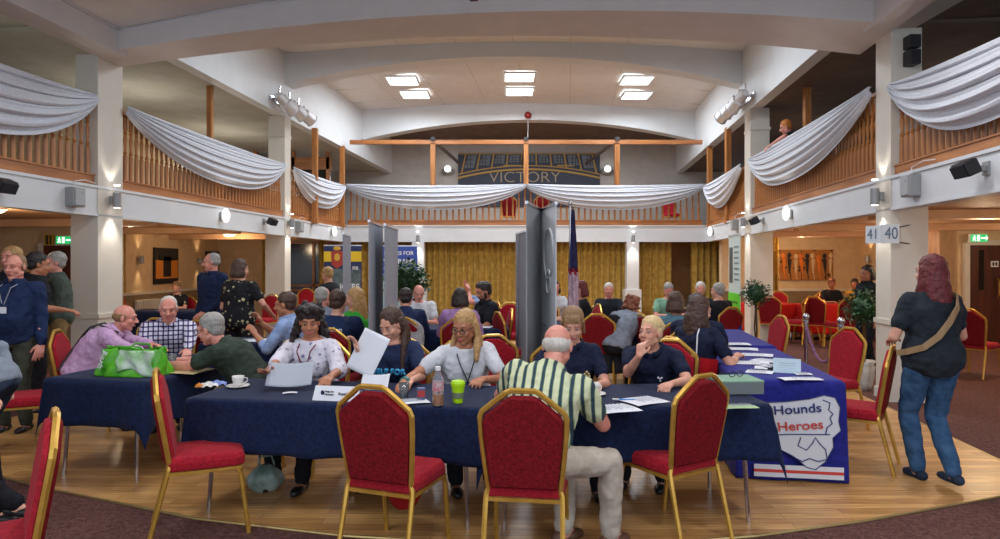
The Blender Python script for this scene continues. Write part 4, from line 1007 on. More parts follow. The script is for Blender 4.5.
# ---------------------------------------------------------------- placing: tables
def L(x, y, face, p):
    d = V((p[0] - x, p[1] - y, 0)); a = -R(face)
    return V((d.x * math.cos(a) - d.y * math.sin(a), d.x * math.sin(a) + d.y * math.cos(a), p[2]))
CUPM = mat('white_china', rgb(226, 224, 218), .25); PAPER = mat('paper', rgb(222, 224, 230), .7); GREYP = mat('grey_print_paper', rgb(160, 166, 176), .6)
table(-.99, 4.37, 1.93, .74, -9, 'front table under a navy cloth where the curly-haired woman sits', NAVY, 'navy cloth on the front table with the lime green cup', .33, .03)
table(.76, 4.28, 1.74, .74, 4, 'front table under a navy cloth where the striped-shirt man sits', NAVY, 'navy cloth on the front table with the grey box file', .33, .03)
table(-2.86, 5.5, .86, 1.42, -12, 'table at the left holding the green carrier bag', NAVY, 'navy cloth under the green carrier bag', .33, .04)
table(2.30, 5.75, .74, 1.9, -9, 'table along the right side under the nearer royal blue cloth', ROYAL, 'royal blue floor-length cloth printed Hounds for Heroes', .735, .015, floor_len=True, cgroup='royal blue tablecloths', n=(80, 80))
table(2.66, 7.75, .74, 1.8, -9, 'table in the right row behind the printed royal blue one', ROYAL, 'plain royal blue cloth on the second table of the right row', .5, .02, cgroup='royal blue tablecloths')
table(-2.78, 7.35, .95, .62, 0, 'small table beside the man in the light blue shirt', NAVY, 'navy cloth beside the man in the light blue shirt', .3)
table(-6.15, 12.3, 1.5, .75, 0, 'table in the left aisle before the elderly woman', NAVY, 'navy cloth on the left aisle table before the elderly woman', .6, .02)
table(-.72, 8.95, 1.65, .75, 0, 'table in the middle with the woman in lilac', NAVY, 'navy cloth on the middle table by the woman in lilac', .45)
table(-1.95, 8.4, .9, .75, 0, 'table behind the woman in green and the navy shirt', NAVY, 'navy cloth on the table behind the woman in green', .45)
table(.95, 9.6, .9, .75, 0, 'table where the red-haired woman in black sits', NAVY, 'navy cloth beside the seated red-haired woman', .5)
table(2.75, 10.1, 1.7, .75, 0, 'far right table of the elderly people by the curtain', ROYAL, 'blue cloth on the far table of the elderly people', .5, cgroup='royal blue tablecloths')
table(1.9, 8.75, .8, .7, 0, 'table under the leaning person in grey', NAVY, 'navy cloth beneath the leaning person in grey', .4)
table(7.2, 14.1, 1.5, .75, 0, 'table in the right aisle under a red cloth', REDC, 'red cloth on the right aisle table, seated pair behind', .6, cgroup='red tablecloths')
table(5.95, 14.5, 1.0, .75, 0, 'second red-clothed table left in the right aisle', REDC, 'red cloth on the table half hidden behind the red chairs', .6, cgroup='red tablecloths')

# ---------------------------------------------------------------- chairs
chair(-1.80, 3.98, -66, 'gold and red chair side-on at the left end of the front table')
chair(-.57, 3.62, -20, 'gold and red chair from behind in front of the lime green cup')
chair(.15, 3.52, -8, 'gold and red chair the striped-shirt man sits on')
chair(1.02, 3.93, 32, 'gold and red chair from behind in front of the grey box file')
chair(-4.12, 5.62, -65, 'gold and red chair beside the man in the lilac shirt, back to the standing men')
chair(-2.12, 2.62, 127, 'chair seen edge-on at the bottom left corner')
chair(-2.95, 3.12, 150, 'chair cut off by the bottom left corner of the picture')
chair(3.22, 6.40, 105, 'red chair behind the printed blue table near the rope post')
chair(2.84, 5.22, 54, 'edge-on gold chair beside the printed blue table')
chair(3.20, 8.0, 95, 'red chair at the far end of the right row of tables')
chair(2.05, 8.3, -75, 'nearer of two pink-red chairs left of the green banner')
chair(2.15, 9.05, -75, 'farther of two pink-red chairs left of the green banner')
chair(6.9, 9.4, -60, 'bright red chair in front of the right wooden door')
# chairs of seated people in front
chair(-1.52, 5.16, 160, 'chair behind the curly-haired woman in the white floral blouse')
chair(-.82, 5.18, 175, 'chair of the woman in the navy printed T-shirt')
chair(-.33, 5.14, 180, 'chair of the blonde woman in glasses and white T-shirt')
chair(-.02, 5.55, 190, 'empty red chair between the white T-shirt woman and the striped shirt')
chair(.50, 5.12, 185, 'chair of the woman with a fringe in the navy polo')
chair(1.30, 5.22, 150, 'chair behind the blonde woman resting her chin')
chair(-2.02, 5.32, 95, 'chair of the grey-haired man in dark green')
chair(-4.0, 6.32, -75, 'chair of the bald man in lilac with braces')
chair(-3.42, 6.72, 200, 'chair of the man in the checked shirt')
chair(-4.05, 7.35, 175, 'empty chair behind the bald man in lilac')
chair(-3.75, 7.95, 165, 'empty chair between the pillar and the checked shirt')
chair(-3.30, 7.55, -20, 'pink-red chair below the woman in the floral dress')
chair(-2.14, 6.78, 90, 'chair of the man in the light blue shirt')
chair(-2.70, 8.3, 180, 'chair under the outstretched arm of the woman in the floral dress')
chair(-1.68, 6.68, -5, 'chair of the person in the navy shirt with white lettering')
chair(-1.20, 8.02, 5, 'chair with a grey hoodie hanging on its back')
chair(-.50, 7.92, 5, 'chair of the woman in lilac')
chair(-1.22, 9.9, 180, 'chair of the pink-faced man in white')
chair(-.10, 9.3, 95, 'chair of the bearded man in black')
chair(.22, 8.75, -70, 'red chair standing just left of the tall grey banners')
chair(.12, 10.6, 170, 'red chair in front of the curtain left of the tall grey banners')
chair(-.30, 11.0, 120, 'red chair by the person in light blue near the curtain')
chair(1.30, 8.55, -12, 'red chair with a black jacket hanging on its side')
chair(1.85, 7.9, 55, 'red chair tilted to view behind the blonde woman resting her chin')
chair(.75, 10.7, 175, 'red chair below the flag beside the tall grey banners')
chair(1.30, 10.3, 100, 'chair of the red-haired woman in black')
chair(1.80, 11.0, 180, 'chair of the white-haired person near the right pilaster')
chair(1.95, 10.9, 60, 'red chair next to the right pilaster')
chair(1.95, 7.25, -10, 'chair of the brown-bobbed person in teal')
chair(1.92, 6.45, -30, 'chair of the dark-haired person in the piped navy polo')
chair(1.72, 5.75, -60, 'chair of the long-haired woman at the printed blue table')
chair(2.85, 11.0, 180, 'chair of the elderly person in pale green')
chair(3.4, 10.9, 180, 'chair of the white-haired person by the green banner')
chair(3.35, 9.9, 20, 'chair of the grey-haired person by the green banner')
# left aisle
chair(-7.0, 12.6, -60, 'red chair by the orange curtain in the left aisle')
chair(-6.45, 13.1, 180, 'red chair of the elderly woman in the left aisle')
chair(-5.75, 13.0, 180, 'empty red chair right of the elderly woman in the left aisle')
chair(-4.95, 13.6, 160, 'red chair behind the standing couple, left aisle')
chair(-5.2, 17.2, 180, 'red chair in front of the dark windows')
chair(-4.45, 17.2, 170, 'red chair between the dark windows and the banners')
# right aisle
i = 0
for (px, Y, fc, lb) in ((771, 13.4, -30, 'leftmost red chair of the right aisle, partly behind the pillar'), (795, 13.2, 50, 'red chair turned sideways left of the middle of the right aisle group'), (806, 14.0, 60, 'red chair turned away beside the second table of the right aisle'),
                    (817, 13.1, -40, 'red chair in the middle of the right aisle group'), (840, 12.6, 10, 'red chair before the red-clothed table with the seated pair'), (783, 15.4, 180, 'farthest red chair of the right aisle behind the second table')):
    chair(X(px, Y), Y, fc, lb)
chair(7.62, 15.05, 180, 'chair of the woman in dark at the red-clothed table'); chair(8.12, 14.9, 150, 'chair of the woman in yellow at the red-clothed table')
# back gallery chairs
for px, fc, lb in ((509, 0, 'red chair on the back gallery left of the middle post'), (541, 0, 'red chair on the back gallery right of the middle post'), (671, 180, 'gold framed chair on the back gallery under the right swag')):
    chair(X(px, 18.9), 18.9, fc, lb, z=2.6)

# ---------------------------------------------------------------- people: materials
def shirt(n, c, c2=None, **k): return mat(n, rgb(*c), .8, kind=k.pop('kind', 'noise'), col2=rgb(*(c2 or [v * .82 for v in c])), scale=k.pop('scale', 9), bump=k.pop('bump', .1), **k)
FLOW = shirt('white_floral_blouse', (216, 212, 222), (120, 112, 150), kind='floral', scale=22)
NAVYT = shirt('navy_tshirt', (44, 54, 86)); WHT = shirt('white_tshirt', (214, 216, 220), (196, 198, 204)); NAVP = shirt('navy_polo', (32, 38, 62))
STRIPE = shirt('green_striped_shirt', (206, 210, 172), (56, 72, 84), kind='stripe', scale=6, col3=rgb(140, 170, 120)); CREAMT = shirt('cream_trousers', (196, 184, 168), (172, 160, 144))
LILAC = shirt('lilac_shirt', (206, 170, 204), (190, 152, 190)); GREENT = shirt('dark_green_tshirt', (58, 70, 60)); BEIGET = shirt('beige_shorts', (176, 152, 118))
CHECK = shirt('checked_shirt', (206, 206, 220), (96, 84, 130), kind='check', scale=7); NAVYS = shirt('navy_shirt', (36, 50, 84)); BLACKT = shirt('black_top', (36, 38, 44))
VEST = shirt('grey_green_waistcoat', (84, 96, 88)); TAN = shirt('tan_trousers', (150, 128, 88)); DRESS = shirt('black_floral_dress', (34, 34, 38), (196, 188, 150), kind='floral', scale=17)
LBLUE = shirt('light_blue_shirt', (150, 172, 214)); GREYS = shirt('grey_shirt', (142, 152, 166)); LIME = shirt('bright_green_top', (70, 190, 70)); LILT = shirt('lilac_top', (180, 140, 196)); TEAL = shirt('teal_top', (84, 118, 134))
MINT = shirt('pale_green_top', (140, 190, 160)); YEL = shirt('yellow_top', (214, 160, 60)); DGREY = shirt('charcoal_tshirt', (44, 50, 58)); OLIVE = shirt('olive_trousers', (72, 74, 62)); PIPE = mat('white_piping', rgb(220, 222, 228), .6); REDP = shirt('red_panel', (190, 24, 34))
BROWNSH = mat('brown_shoe', rgb(96, 64, 46), .5); WSH = mat('white_trainer', rgb(206, 206, 208), .6)

# front row behind the two front tables
x, y, f = -1.44, 5.02, 172
A = person('woman with dark curly hair in a white floral blouse reading a grey leaflet', x, y, f, h=1.66, lean=10, head=(20, 14, 0), hands=(L(x, y, f, (-1.18, 4.52, .82)), L(x, y, f, (-1.60, 4.42, .86))), fem=True, skin='tan', hair=('curly', 'dark'), top=FLOW, sleeve='elbow', topname='blouse', lod=0, build=1.12, trousers=BLK, feet=((-.1, .42, .075), (.14, .36, .075)), palm=(None, (.2, .5, .8)))
lanyard(A, mat('maroon_cord', rgb(110, 20, 36), .7), PAPER)
x, y, f = -.80, 5.04, 172
A = person('brown-haired woman in a navy printed T-shirt looking down at papers', x, y, f, h=1.66, lean=18, head=(-22, 28, 0), hands=(L(x, y, f, (-.62, 4.50, .80)), L(x, y, f, (-1.00, 4.55, 1.0))), fem=True, skin='fair', hair=('long', 'brown'), top=NAVYT, topname='t_shirt', lod=0, build=1.05, poles=(None, (.5, -.2, -1)), handdir=(None, (.1, .3, .9)), palm=(None, (.6, .5, 0)))
p, xx, yy, d = A['spine'](.23)
sp0 = A['spine']
def chest_text(A, body, size, t, m_, dy, name='lettering', back=False, dx=0.0):
    p, xx, yy, d = A['spine'](t); sgn = -1 if back else 1
    loc = p + yy * dy * sgn * A['s'] + xx * dx
    ry = yy * sgn; rx = -xx * sgn          # text x axis runs to the reader's right
    M3 = Matrix((rx, d, ry)).transposed()
    o = text(body, size, loc, M3.to_euler(), m_, A['root'], name=name, ext=.012); return o
chest_text(A, 'HELP FOR', .060, .32, mat('cyan_print', rgb(70, 170, 220), .6), .19)
x, y, f = -.26, 4.98, 190
A = person('blonde woman with glasses in a white T-shirt reaching over the table', x, y, f, h=1.68, lean=24, side=4, head=(-34, 14, 0), hands=(L(x, y, f, (-.12, 4.55, .80)), L(x, y, f, (-.66, 4.43, .80))), fem=True, skin='tan', hair=('mid', 'blonde'), top=WHT, topname='t_shirt', glasses=True, lod=0, build=1.12, poles=((-.8, -.2, -.5), (.8, .1, -.6)))
lanyard(A, BLACK, NAVYT)
m = MB(); a, e, w = A['arm'][1]; dd = (w - e).normalized(); q = w - dd * .03; m.tube([q - dd * .016, q + dd * .016], .034, 14); m.build('wristwatch', mat('watch_teal', rgb(40, 120, 120), .4), A['root'])
x, y, f = .52, 4.84, 184
A = person('woman with a sandy fringe in a navy polo with a gold crest', x, y, f, h=1.68, lean=16, head=(-12, 22, 0), hands=(L(x, y, f, (.66, 4.40, .79)), L(x, y, f, (.22, 4.42, .79))), fem=True, skin='fair', hair=('fringe', 'sandy'), top=NAVP, topname='polo_shirt', lod=0, build=1.1)
m = MB(); p, xx, yy, d = A['spine'](.30); c = p + yy * .172 - xx * .085; [m.ell(c + xx * a + d * b, .009) for a, b in ((0, .035), (-.014, .02), (.014, .02), (0, .005), (-.02, 0), (.02, 0), (0, -.02), (-.012, -.015), (.012, -.015))]; m.build('crest', mat('gold_thread', rgb(200, 180, 120), .5), A['root'])
x, y, f = 1.20, 5.02, 158
A = person('short-haired blonde woman in a navy polo resting her chin on her hand', x, y, f, h=1.64, lean=31, side=0, head=(-22, -6, 0), hands=(L(x, y, f, (1.16, 4.42, .79)), L(x, y, f, (.97, 4.52, .97))), fem=True, skin='fair', hair=('short', 'paleblonde'), top=NAVP, topname='polo_shirt', lod=0, build=1.15, poles=((-.8, 0, -.6), (.3, .8, -1.2)), handdir=(None, (-.1, -.25, .9)), palm=(None, (-.3, -.9, .2)), curl=70, feet=((-.1, .38, .075), (.16, .44, .075)))
m = MB(); p, xx, yy, d = A['spine'](.32); c = p + yy * .165 - xx * .07; [m.ell(c + xx * a + d * b, .008) for a, b in ((0, .01), (-.012, .02), (.012, .02), (0, -.008))]; m.build('crest', PIPE, A['root'])
# the man in the striped shirt
x, y, f = .18, 3.55, -52
A = person('bald man from behind in a green striped shirt and cream trousers', x, y, f, h=1.74, lean=30, side=-8, twist=38, head=(10, 18, 0), hands=(L(x, y, f, (.26, 3.98, .80)), L(x, y, f, (.56, 3.95, .80))), skin='pink', hair=('bald', 'white'), top=STRIPE, topname='shirt', lod=0, build=1.12, belly=.05, trousers=CREAMT, shoes=BROWNSH, feet=(L(x, y, f, (.36, 3.72, .085)), L(x, y, f, (.62, 3.66, .085))), poles=((-.9, -.2, -.5), (.9, -.3, -.8)), knees=((-.3, .6, 1), (.3, .8, 1)), hem=.04)

# left group
x, y, f = -4.66, 6.25, 185
A = person('standing man in a navy shirt with a lanyard and white badge', x, y, f, 'stand', h=1.74, lean=0, head=(0, 6, 0), fem=False, skin='pink', hair=('thin', 'sandy'), top=NAVYS, sleeve='long', lod=0, build=1.15, belly=.04, trousers=OLIVE, hands=((-.27, .06, .84), (.27, .06, .84)))
lanyard(A, mat('grey_cord', rgb(150, 150, 160), .7), PAPER)
person('standing person with grey-blond hair behind the man with the lanyard', -5.45, 7.3, 180, 'stand', h=1.84, skin='pink', hair=('short', 'blonde'), top=BLACKT, lod=1)
x, y, f = -5.10, 7.05, -45
person('standing man in a black polo stretching out his arm', x, y, f, 'stand', h=1.77, lean=8, head=(-10, 8, 0), skin='tan', hair=('short', 'dark'), top=BLACKT, topname='polo_shirt', lod=1, build=1.1, trousers=BLK, hands=((-.25, .1, .85), L(x, y, f, (-4.66, 6.95, 1.12))), poles=(None, (.3, -.8, -.5)))
x, y, f = -5.38, 7.95, 125
A = person('standing grey-haired man in a grey waistcoat and tan trousers', x, y, f, 'stand', h=1.79, head=(10, 0, 0), skin='pink', hair=('short', 'grey'), top=VEST, sleeve='roll', lod=1, build=1.05, belly=.03, trousers=TAN, hands=((-.05, .24, 1.02), (.05, .24, 1.02)))
lanyard(A, mat('black_cord', rgb(40, 40, 44), .7), PAPER)
x, y, f = -3.98, 6.25, -72
A = person('bald man in a lilac shirt with black braces leaning over the table', x, y, f, h=1.74, lean=40, head=(0, 10, 0), skin='pink', hair=('bald', 'sandy'), top=LILAC, sleeve='long', lod=0, build=1.2, belly=.06, trousers=BLK, hands=(L(x, y, f, (-3.05, 6.1, .79)), L(x, y, f, (-3.1, 5.8, .79))))
m = MB()
for sg in (-1, 1):
    pts = []
    for t, k in ((-.02, -.12 * sg), (.10, -.05 * sg), (.2, .01), (.30, .06 * sg), (.38, .09 * sg), (.44, .10 * sg)):
        p, xx, yy, d = A['spine'](t); bk = (.115 + .012) if t < .3 else .128 if t < .42 else .10
        pts.append(p + xx * k - yy * (bk * A['B'] + .022))
    p, xx, yy, d = A['spine'](.47); pts.append(p + xx * .11 * sg + yy * .03 + d * .045)
    m.tube(pts, .009, 6)
m.build('braces', BLACK, A['root'])
x, y, f = -2.02, 5.35, 97
person('grey-haired man in a dark green T-shirt bending over the left table', x, y, f, h=1.74, lean=42, head=(-14, 14, 0), skin='pink', hair=('short', 'grey'), top=GREENT, topname='t_shirt', glasses=True, lod=0, build=1.15, trousers=BEIGET, shorts=True, hands=(L(x, y, f, (-2.72, 5.25, .79)), L(x, y, f, (-2.72, 5.58, .79))), feet=(L(x, y, f, (-2.35, 5.2, .075)), L(x, y, f, (-2.35, 5.5, .075))))
x, y, f = -3.40, 6.68, 205
person('white-haired man in a checked shirt at the far end of the left table', x, y, f, h=1.72, lean=22, head=(0, 16, 0), skin='pink', hair=('thin', 'white'), top=CHECK, sleeve='long', lod=1, build=1.12, hands=(L(x, y, f, (-2.98, 6.2, .79)), L(x, y, f, (-3.3, 6.25, .79))))
x, y, f = -3.92, 8.9, 150
person('standing man in a dark shirt beside the woman in the floral dress', x, y, f, 'stand', h=1.80, lean=3, head=(-40, 4, 0), skin='pink', hair=('thin', 'grey'), top=NAVYS, sleeve='long', lod=1, build=1.15, trousers=BLK, hands=((-.15, .25, .98), (.3, .05, .88)))
x, y, f = -3.28, 8.15, -15
person('standing woman from behind in a black floral dress', x, y, f, 'stand', h=1.70, lean=4, head=(-18, 4, 0), fem=True, skin='fair', hair=('bob', 'brown'), top=DRESS, topname='dress', lod=1, build=1.2, trousers=DRESS, hem=.02, hands=((-.2, .22, .95), L(x, y, f, (-2.92, 8.3, .98))), poles=(None, (.6, -.5, -.4)))
x, y, f = -2.14, 6.80, 92
person('man in a light blue shirt gesturing with raised hands', x, y, f, h=1.72, lean=14, head=(0, 8, 0), skin='tan', hair=('short', 'brown'), top=LBLUE, sleeve='roll', lod=1, build=1.12, trousers=DKDENIM, hands=(L(x, y, f, (-2.52, 6.7, .88)), L(x, y, f, (-2.55, 6.95, .98))), handdir=((0, .5, .8), (0, .4, .9)), curl=70)
person('elderly woman in a patterned top at the left aisle table', -6.45, 13.0, 180, h=1.6, lean=8, head=(0, 15, 0), fem=True, skin='fair', hair=('short', 'sandy'), top=DRESS, topname='blouse', lod=2, build=1.2)

# middle group
A = person('person from behind in a navy shirt with white lettering', -1.70, 6.78, -6, h=1.75, lean=6, head=(0, 5, 0), skin='fair', hair=('short', 'brown'), top=NAVYS, lod=1, build=1.1, topname='t_shirt', trousers=DKDENIM)
chest_text(A, 'London', .075, .35, PIPE, .168, back=True)
person('standing person in black with blond hair before the banner', -2.62, 10.2, 70, 'stand', h=1.6, lean=12, head=(0, 15, 0), fem=True, skin='fair', hair=('short', 'blonde'), top=BLACKT, sleeve='long', lod=2, build=1.15)
person('balding person in a grey shirt behind the navy shirt', -2.16, 7.85, -30, h=1.76, lean=6, skin='pink', hair=('thin', 'grey'), top=GREYS, lod=1, build=1.1)
person('blonde woman in a bright green top beside the grey banner backs', -1.72, 7.72, 70, h=1.72, lean=4, head=(20, 5, 0), fem=True, skin='fair', hair=('long', 'blonde'), top=LIME, topname='blouse', lod=1, build=1.1)
person('pink-faced bald man in a white T-shirt behind the middle table', -1.22, 9.85, 180, h=1.70, lean=12, head=(15, 20, 0), skin='pink', hair=('bald', 'grey'), top=WHT, topname='t_shirt', lod=1, build=1.15, belly=.04)
person('dark-haired person from behind in navy at the middle table', -1.18, 8.1, 5, h=1.70, lean=14, head=(0, 10, 0), skin='fair', hair=('short', 'dark'), top=NAVYS, lod=1, build=1.1, sleeve='long')
person('dark-haired woman from behind in a lilac top', -.50, 8.0, 0, h=1.70, lean=10, head=(10, 6, 0), fem=True, skin='fair', hair=('bob', 'dark'), top=LILT, sleeve='long', topname='blouse', lod=1, build=1.15, hem=.04)
A = person('dark-bearded man in a black shirt facing left', -.16, 9.25, 115, h=1.80, lean=10, head=(0, 18, 0), skin='tan', hair=('short', 'dark'), top=BLACKT, lod=1, build=1.15, beard='dark', trousers=BLK)
person('person in light blue with raised hands by the curtain', -.24, 11.1, 100, h=1.70, lean=12, head=(0, 30, 0), skin='pink', hair=('short', 'brown'), top=LBLUE, lod=2, hands=((-.1, .3, 1.15), (.1, .32, 1.2)), handdir=((0, .2, 1), (0, .2, 1)))
person('red-haired woman in black facing left by the flag', 1.24, 10.0, 95, h=1.78, lean=4, head=(0, 6, 0), fem=True, skin='fair', hair=('bob', 'red'), top=BLACKT, lod=1, topname='t_shirt', build=1.1)
person('pale woman in white facing forward behind the flag', .98, 11.6, 190, h=1.72, lean=4, fem=True, skin='pink', hair=('bob', 'brown'), top=WHT, topname='blouse', lod=2)
person('white-haired person near the right pilaster', 1.84, 11.0, 170, h=1.66, lean=6, skin='pink', hair=('short', 'white'), top=DGREY, lod=2)
person('auburn-haired person in grey bending forward over a table', 1.50, 8.35, -48, h=1.72, lean=42, head=(0, 10, 0), skin='fair', hair=('curlyshort', 'ginger'), top=GREYS, topname='t_shirt', lod=1, build=1.2, hands=((-.14, .55, .79), (.14, .55, .79)))
# right group
person('brown-bobbed person from behind in teal', 1.95, 7.2, -15, h=1.66, lean=6, head=(-10, 4, 0), fem=True, skin='fair', hair=('bob', 'brown'), top=TEAL, topname='t_shirt', lod=1, build=1.1)
A = person('dark-haired person from behind in a navy polo with white piping', 1.93, 6.42, -30, h=1.70, lean=12, head=(-10, 14, 0), skin='fair', hair=('short', 'dark'), top=NAVP, topname='polo_shirt', lod=1, build=1.12, hands=((-.1, .3, .95), (.14, .38, .79)))
def piping(A, pts, m_=PIPE, r=.006):
    m = MB(); q = []
    for t, a, b in pts:
        p, xx, yy, d = A['spine'](t); q.append(p + xx * a + yy * b)
    m.tube(q, r, 6); m.build('piping', m_, A['root'])
piping(A, [(.47, .07, -.09), (.40, .10, -.135), (.30, .115, -.145), (.2, .12, -.14), (.1, .125, -.13)])
x, y, f = 1.74, 5.78, -52
A = person('woman with long brown hair in a navy and red polo at the printed blue table', x, y, f, h=1.72, lean=10, head=(-8, 12, 0), fem=True, skin='fair', hair=('long', 'brown'), top=NAVP, topname='polo_shirt', lod=0, build=1.12, hands=(L(x, y, f, (2.12, 6.25, .79)), L(x, y, f, (2.10, 5.75, .80))), trousers=BLK, hem=.04)
piping(A, [(.47, .07, -.09), (.40, .10, -.15), (.30, .115, -.16), (.2, .12, -.16), (.1, .125, -.165)])
m = MB(); q = []
for t in (.22, .12, .02, -.05):
    p, xx, yy, d = A['spine'](t); q.append([p + xx * a * A['B'] + yy * b for a, b in ((.125, -.135), (.18, -.085), (.205, .0), (.19, .0), (.12, -.09))])
m.loft(q); m.build('side_panel', REDP, A['root'])
person('elderly person in pale green near the curtain', 2.85, 11.05, 180, h=1.66, lean=10, head=(0, 20, 0), skin='pink', hair=('short', 'grey'), top=MINT, lod=2)
person('white-haired person facing forward beside the green banner', 3.38, 10.95, 170, h=1.70, lean=4, fem=True, skin='pink', hair=('short', 'white'), top=DGREY, lod=2)
person('grey-haired person in dark beside the green banner, back turned', 3.34, 9.95, 20, h=1.72, lean=4, head=(20, 0, 0), skin='fair', hair=('short', 'grey'), top=BLACKT, lod=2)
# walking woman
x, y, f = 3.18, 4.78, 4
A = person('walking woman from behind with red hair, dark T-shirt and blue jeans', x, y, f, 'stand', h=1.72, lean=2, head=(4, 0, 0), fem=True, skin='fair', hair=('long', 'red'), top=DGREY, topname='t_shirt', lod=0, build=1.12, trousers=DENIM, shoes=DKDENIM, hands=((-.12, .26, 1.03), (.14, .26, 1.03)), poles=((-.8, -.6, -.8), (.8, -.6, -.8)), feet=((-.05, .08, .075), (.055, -.14, .11)), hem=.03, pz=.91)
m = MB(); q = []
for t, a, b in ((.49, .10, -.03), (.46, .11, -.11), (.38, .06, -.165), (.28, -.01, -.175), (.18, -.09, -.17), (.10, -.17, -.13), (.06, -.225, -.04), (.04, -.235, .05)):
    p, xx, yy, d = A['spine'](t); q.append(p + xx * a + yy * b * 1.08)
rings = []
for k, p in enumerate(q):
    dd = (q[min(k + 1, len(q) - 1)] - q[max(0, k - 1)]).normalized(); pc, xx, yy, d = A['spine'](.25); n_ = (p - V((pc.x, pc.y, p.z))).normalized(); u_ = dd.cross(n_).normalized()
    rings.append([p + u_ * .022 + n_ * .004, p - u_ * .022 + n_ * .004, p - u_ * .022 - n_ * .004, p + u_ * .022 - n_ * .004])
m.loft(rings); m.build('bag_strap', mat('tan_strap', rgb(150, 120, 84), .6), A['root'])
# right aisle people
person('woman in dark clothes seated at the red-clothed table', 7.62, 15.0, 180, h=1.66, lean=10, head=(-20, 15, 0), fem=True, skin='tan', hair=('short', 'ginger'), top=BLACKT, lod=2, build=1.1)
person('woman in a yellow sleeveless top seated at the red-clothed table', 8.12, 14.85, 140, h=1.66, lean=14, head=(0, 15, 0), fem=True, skin='tan', hair=('short', 'dark'), top=YEL, topname='blouse', sleeve='none', lod=2, build=1.1)
person('standing woman in black half hidden by the tall right pillar', X(868, 9.6), 9.6, 100, 'stand', h=1.62, lean=2, head=(0, 5, 0), fem=True, skin='tan', hair=('bob', 'dark'), top=BLACKT, sleeve='long', lod=1, trousers=BLK)
# people on the right gallery
x, y, f = 5.50, 12.0, 75
person('person with orange hair leaning over the right gallery rail', x, y, f, 'stand', h=1.74, z=2.6, lean=22, head=(0, 20, 0), skin='pink', hair=('short', 'orange'), top=DGREY, lod=1, hands=((-.35, .50, 1.18), (.10, .45, 1.18)), poles=((-.5, -.4, .3), (.5, -.4, .3)), pz=.95)
person('second person on the right gallery behind the wooden post', 5.95, 11.75, 100, 'stand', h=1.66, z=2.6, lean=6, skin='pink', hair=('short', 'ginger'), top=BLACKT, lod=2)
# people at the left edge
x, y, f = -3.30, 4.2, 95
person('bending person in dark denim cut off by the left edge', x, y, f, 'stand', h=1.66, pz=.84, lean=78, skin='fair', hair=('bob', 'brown'), top=GREYS, sleeve='long', lod=1, build=1.15, trousers=DKDENIM)
x, y, f = -3.58, 3.90, -90
person('seated person whose black-trousered leg reaches in at the bottom left', x, y, f, h=1.68, lean=5, skin='fair', hair=('short', 'brown'), top=BLACKT, sleeve='long', lod=1, trousers=BLK, feet=((-.12, .45, .075), (.02, .86, .10)))
chair(-3.60, 3.90, -90, 'chair at the left edge under the black-trousered person')
# ---------------------------------------------------------------- banners and flag
GB = mat('grey_banner_back', rgb(142, 148, 160), .6, kind='noise', col2=rgb(132, 138, 150), scale=3); GD = mat('dark_grey_banner', rgb(150, 152, 156), .6, kind='noise', col2=rgb(140, 142, 146), scale=3)
def banner(a, b, h, m_, label, draw=None, name='pull_up_banner'):
    a, b = V((a[0], a[1], 0)), V((b[0], b[1], 0)); d = b - a; W = d.length
    t = thing(name, label, 'banner', (a + b) / 2, math.atan2(d.y, d.x), 'pull-up banners')
    m = MB(); m.box((0, 0, h / 2 + .03), (W, .008, h - .06)); m.build('panel', m_, t)
    m = MB(); m.box((0, 0, .04), (W + .02, .13, .07)); m.build('base_cassette', CHROME, t, bev=.01)
    m = MB(); m.box((0, 0, h), (W + .01, .025, .025)); m.build('top_rail', CHROME, t)
    m = MB(); m.tube([V((0, .03, .05)), V((0, .03, h - .02))], .010, 8); m.build('pole', CHROME, t)
    if draw: draw(t, W, h)
    return t
banner((-1.28, 6.35), (-1.30, 7.2), 2.03, GB, 'tall grey banner back, left one of the adjoining pair')
banner((-1.17, 6.6), (-1.175, 7.45), 2.01, GB, 'tall grey banner back, right one of the adjoining pair')
banner((-2.15, 8.9), (-2.23, 9.7), 2.03, GB, 'thin grey banner edge before the blue and yellow banner')
banner((.33, 8.2), (.22, 9.0), 2.03, GB, 'pale grey banner back left of the dark tall banner')
def marks(t, W, h):
    m = MB()
    for c, r in ((1.70, .22), (1.45, .10)):
        m.tube([V((.1 + r * math.cos(g), -.008, c + r * math.sin(g))) for g in [2 * math.pi * k / 24 for k in range(25)]], .012, 5)
    for k in range(7): m.box((-.1 + .04 * (k % 3), -.008, 1.05 - .13 * k), (.22 + .05 * (k % 2), .004, .02))
    m.build('white_print', mat('banner_print', rgb(180, 182, 186), .6), t)
banner((.22, 5.40), (.40, 6.22), 2.12, GD, 'tall dark grey banner behind the woman with the fringe')
banner((.385, 6.25), (.47, 5.45), 2.12, mat('grey_banner_front', rgb(212, 215, 218), .6), 'grey banner with pale circles beside the dark tall banner', marks)
BLU = mat('banner_blue', rgb(40, 60, 130), .5); YELW = mat('banner_yellow', rgb(236, 200, 40), .5); WP = mat('white_print_bold', rgb(232, 236, 240), .5)
def vet(t, W, h):
    text('HOMES FOR', .125, (0, -.01, h - .17), (R(90), 0, 0), WP, t, sx=1.0, off=.002); text('VETERANS', .15, (0, -.01, h - .36), (R(90), 0, 0), WP, t, sx=1.0, off=.003)
    m = MB(); m.box((0, -.008, h - 1.3), (W, .006, 1.3)); m.build('pale_lower_panel', mat('pale_blue_print', rgb(170, 196, 214), .6, kind='noise', col2=rgb(150, 180, 190), scale=3), t)
    m = MB(); [m.box((0, -.013, h - .52 - .0 * k), (.7, .004, .02)) for k in range(1)]; m.build('small_print', WP, t)
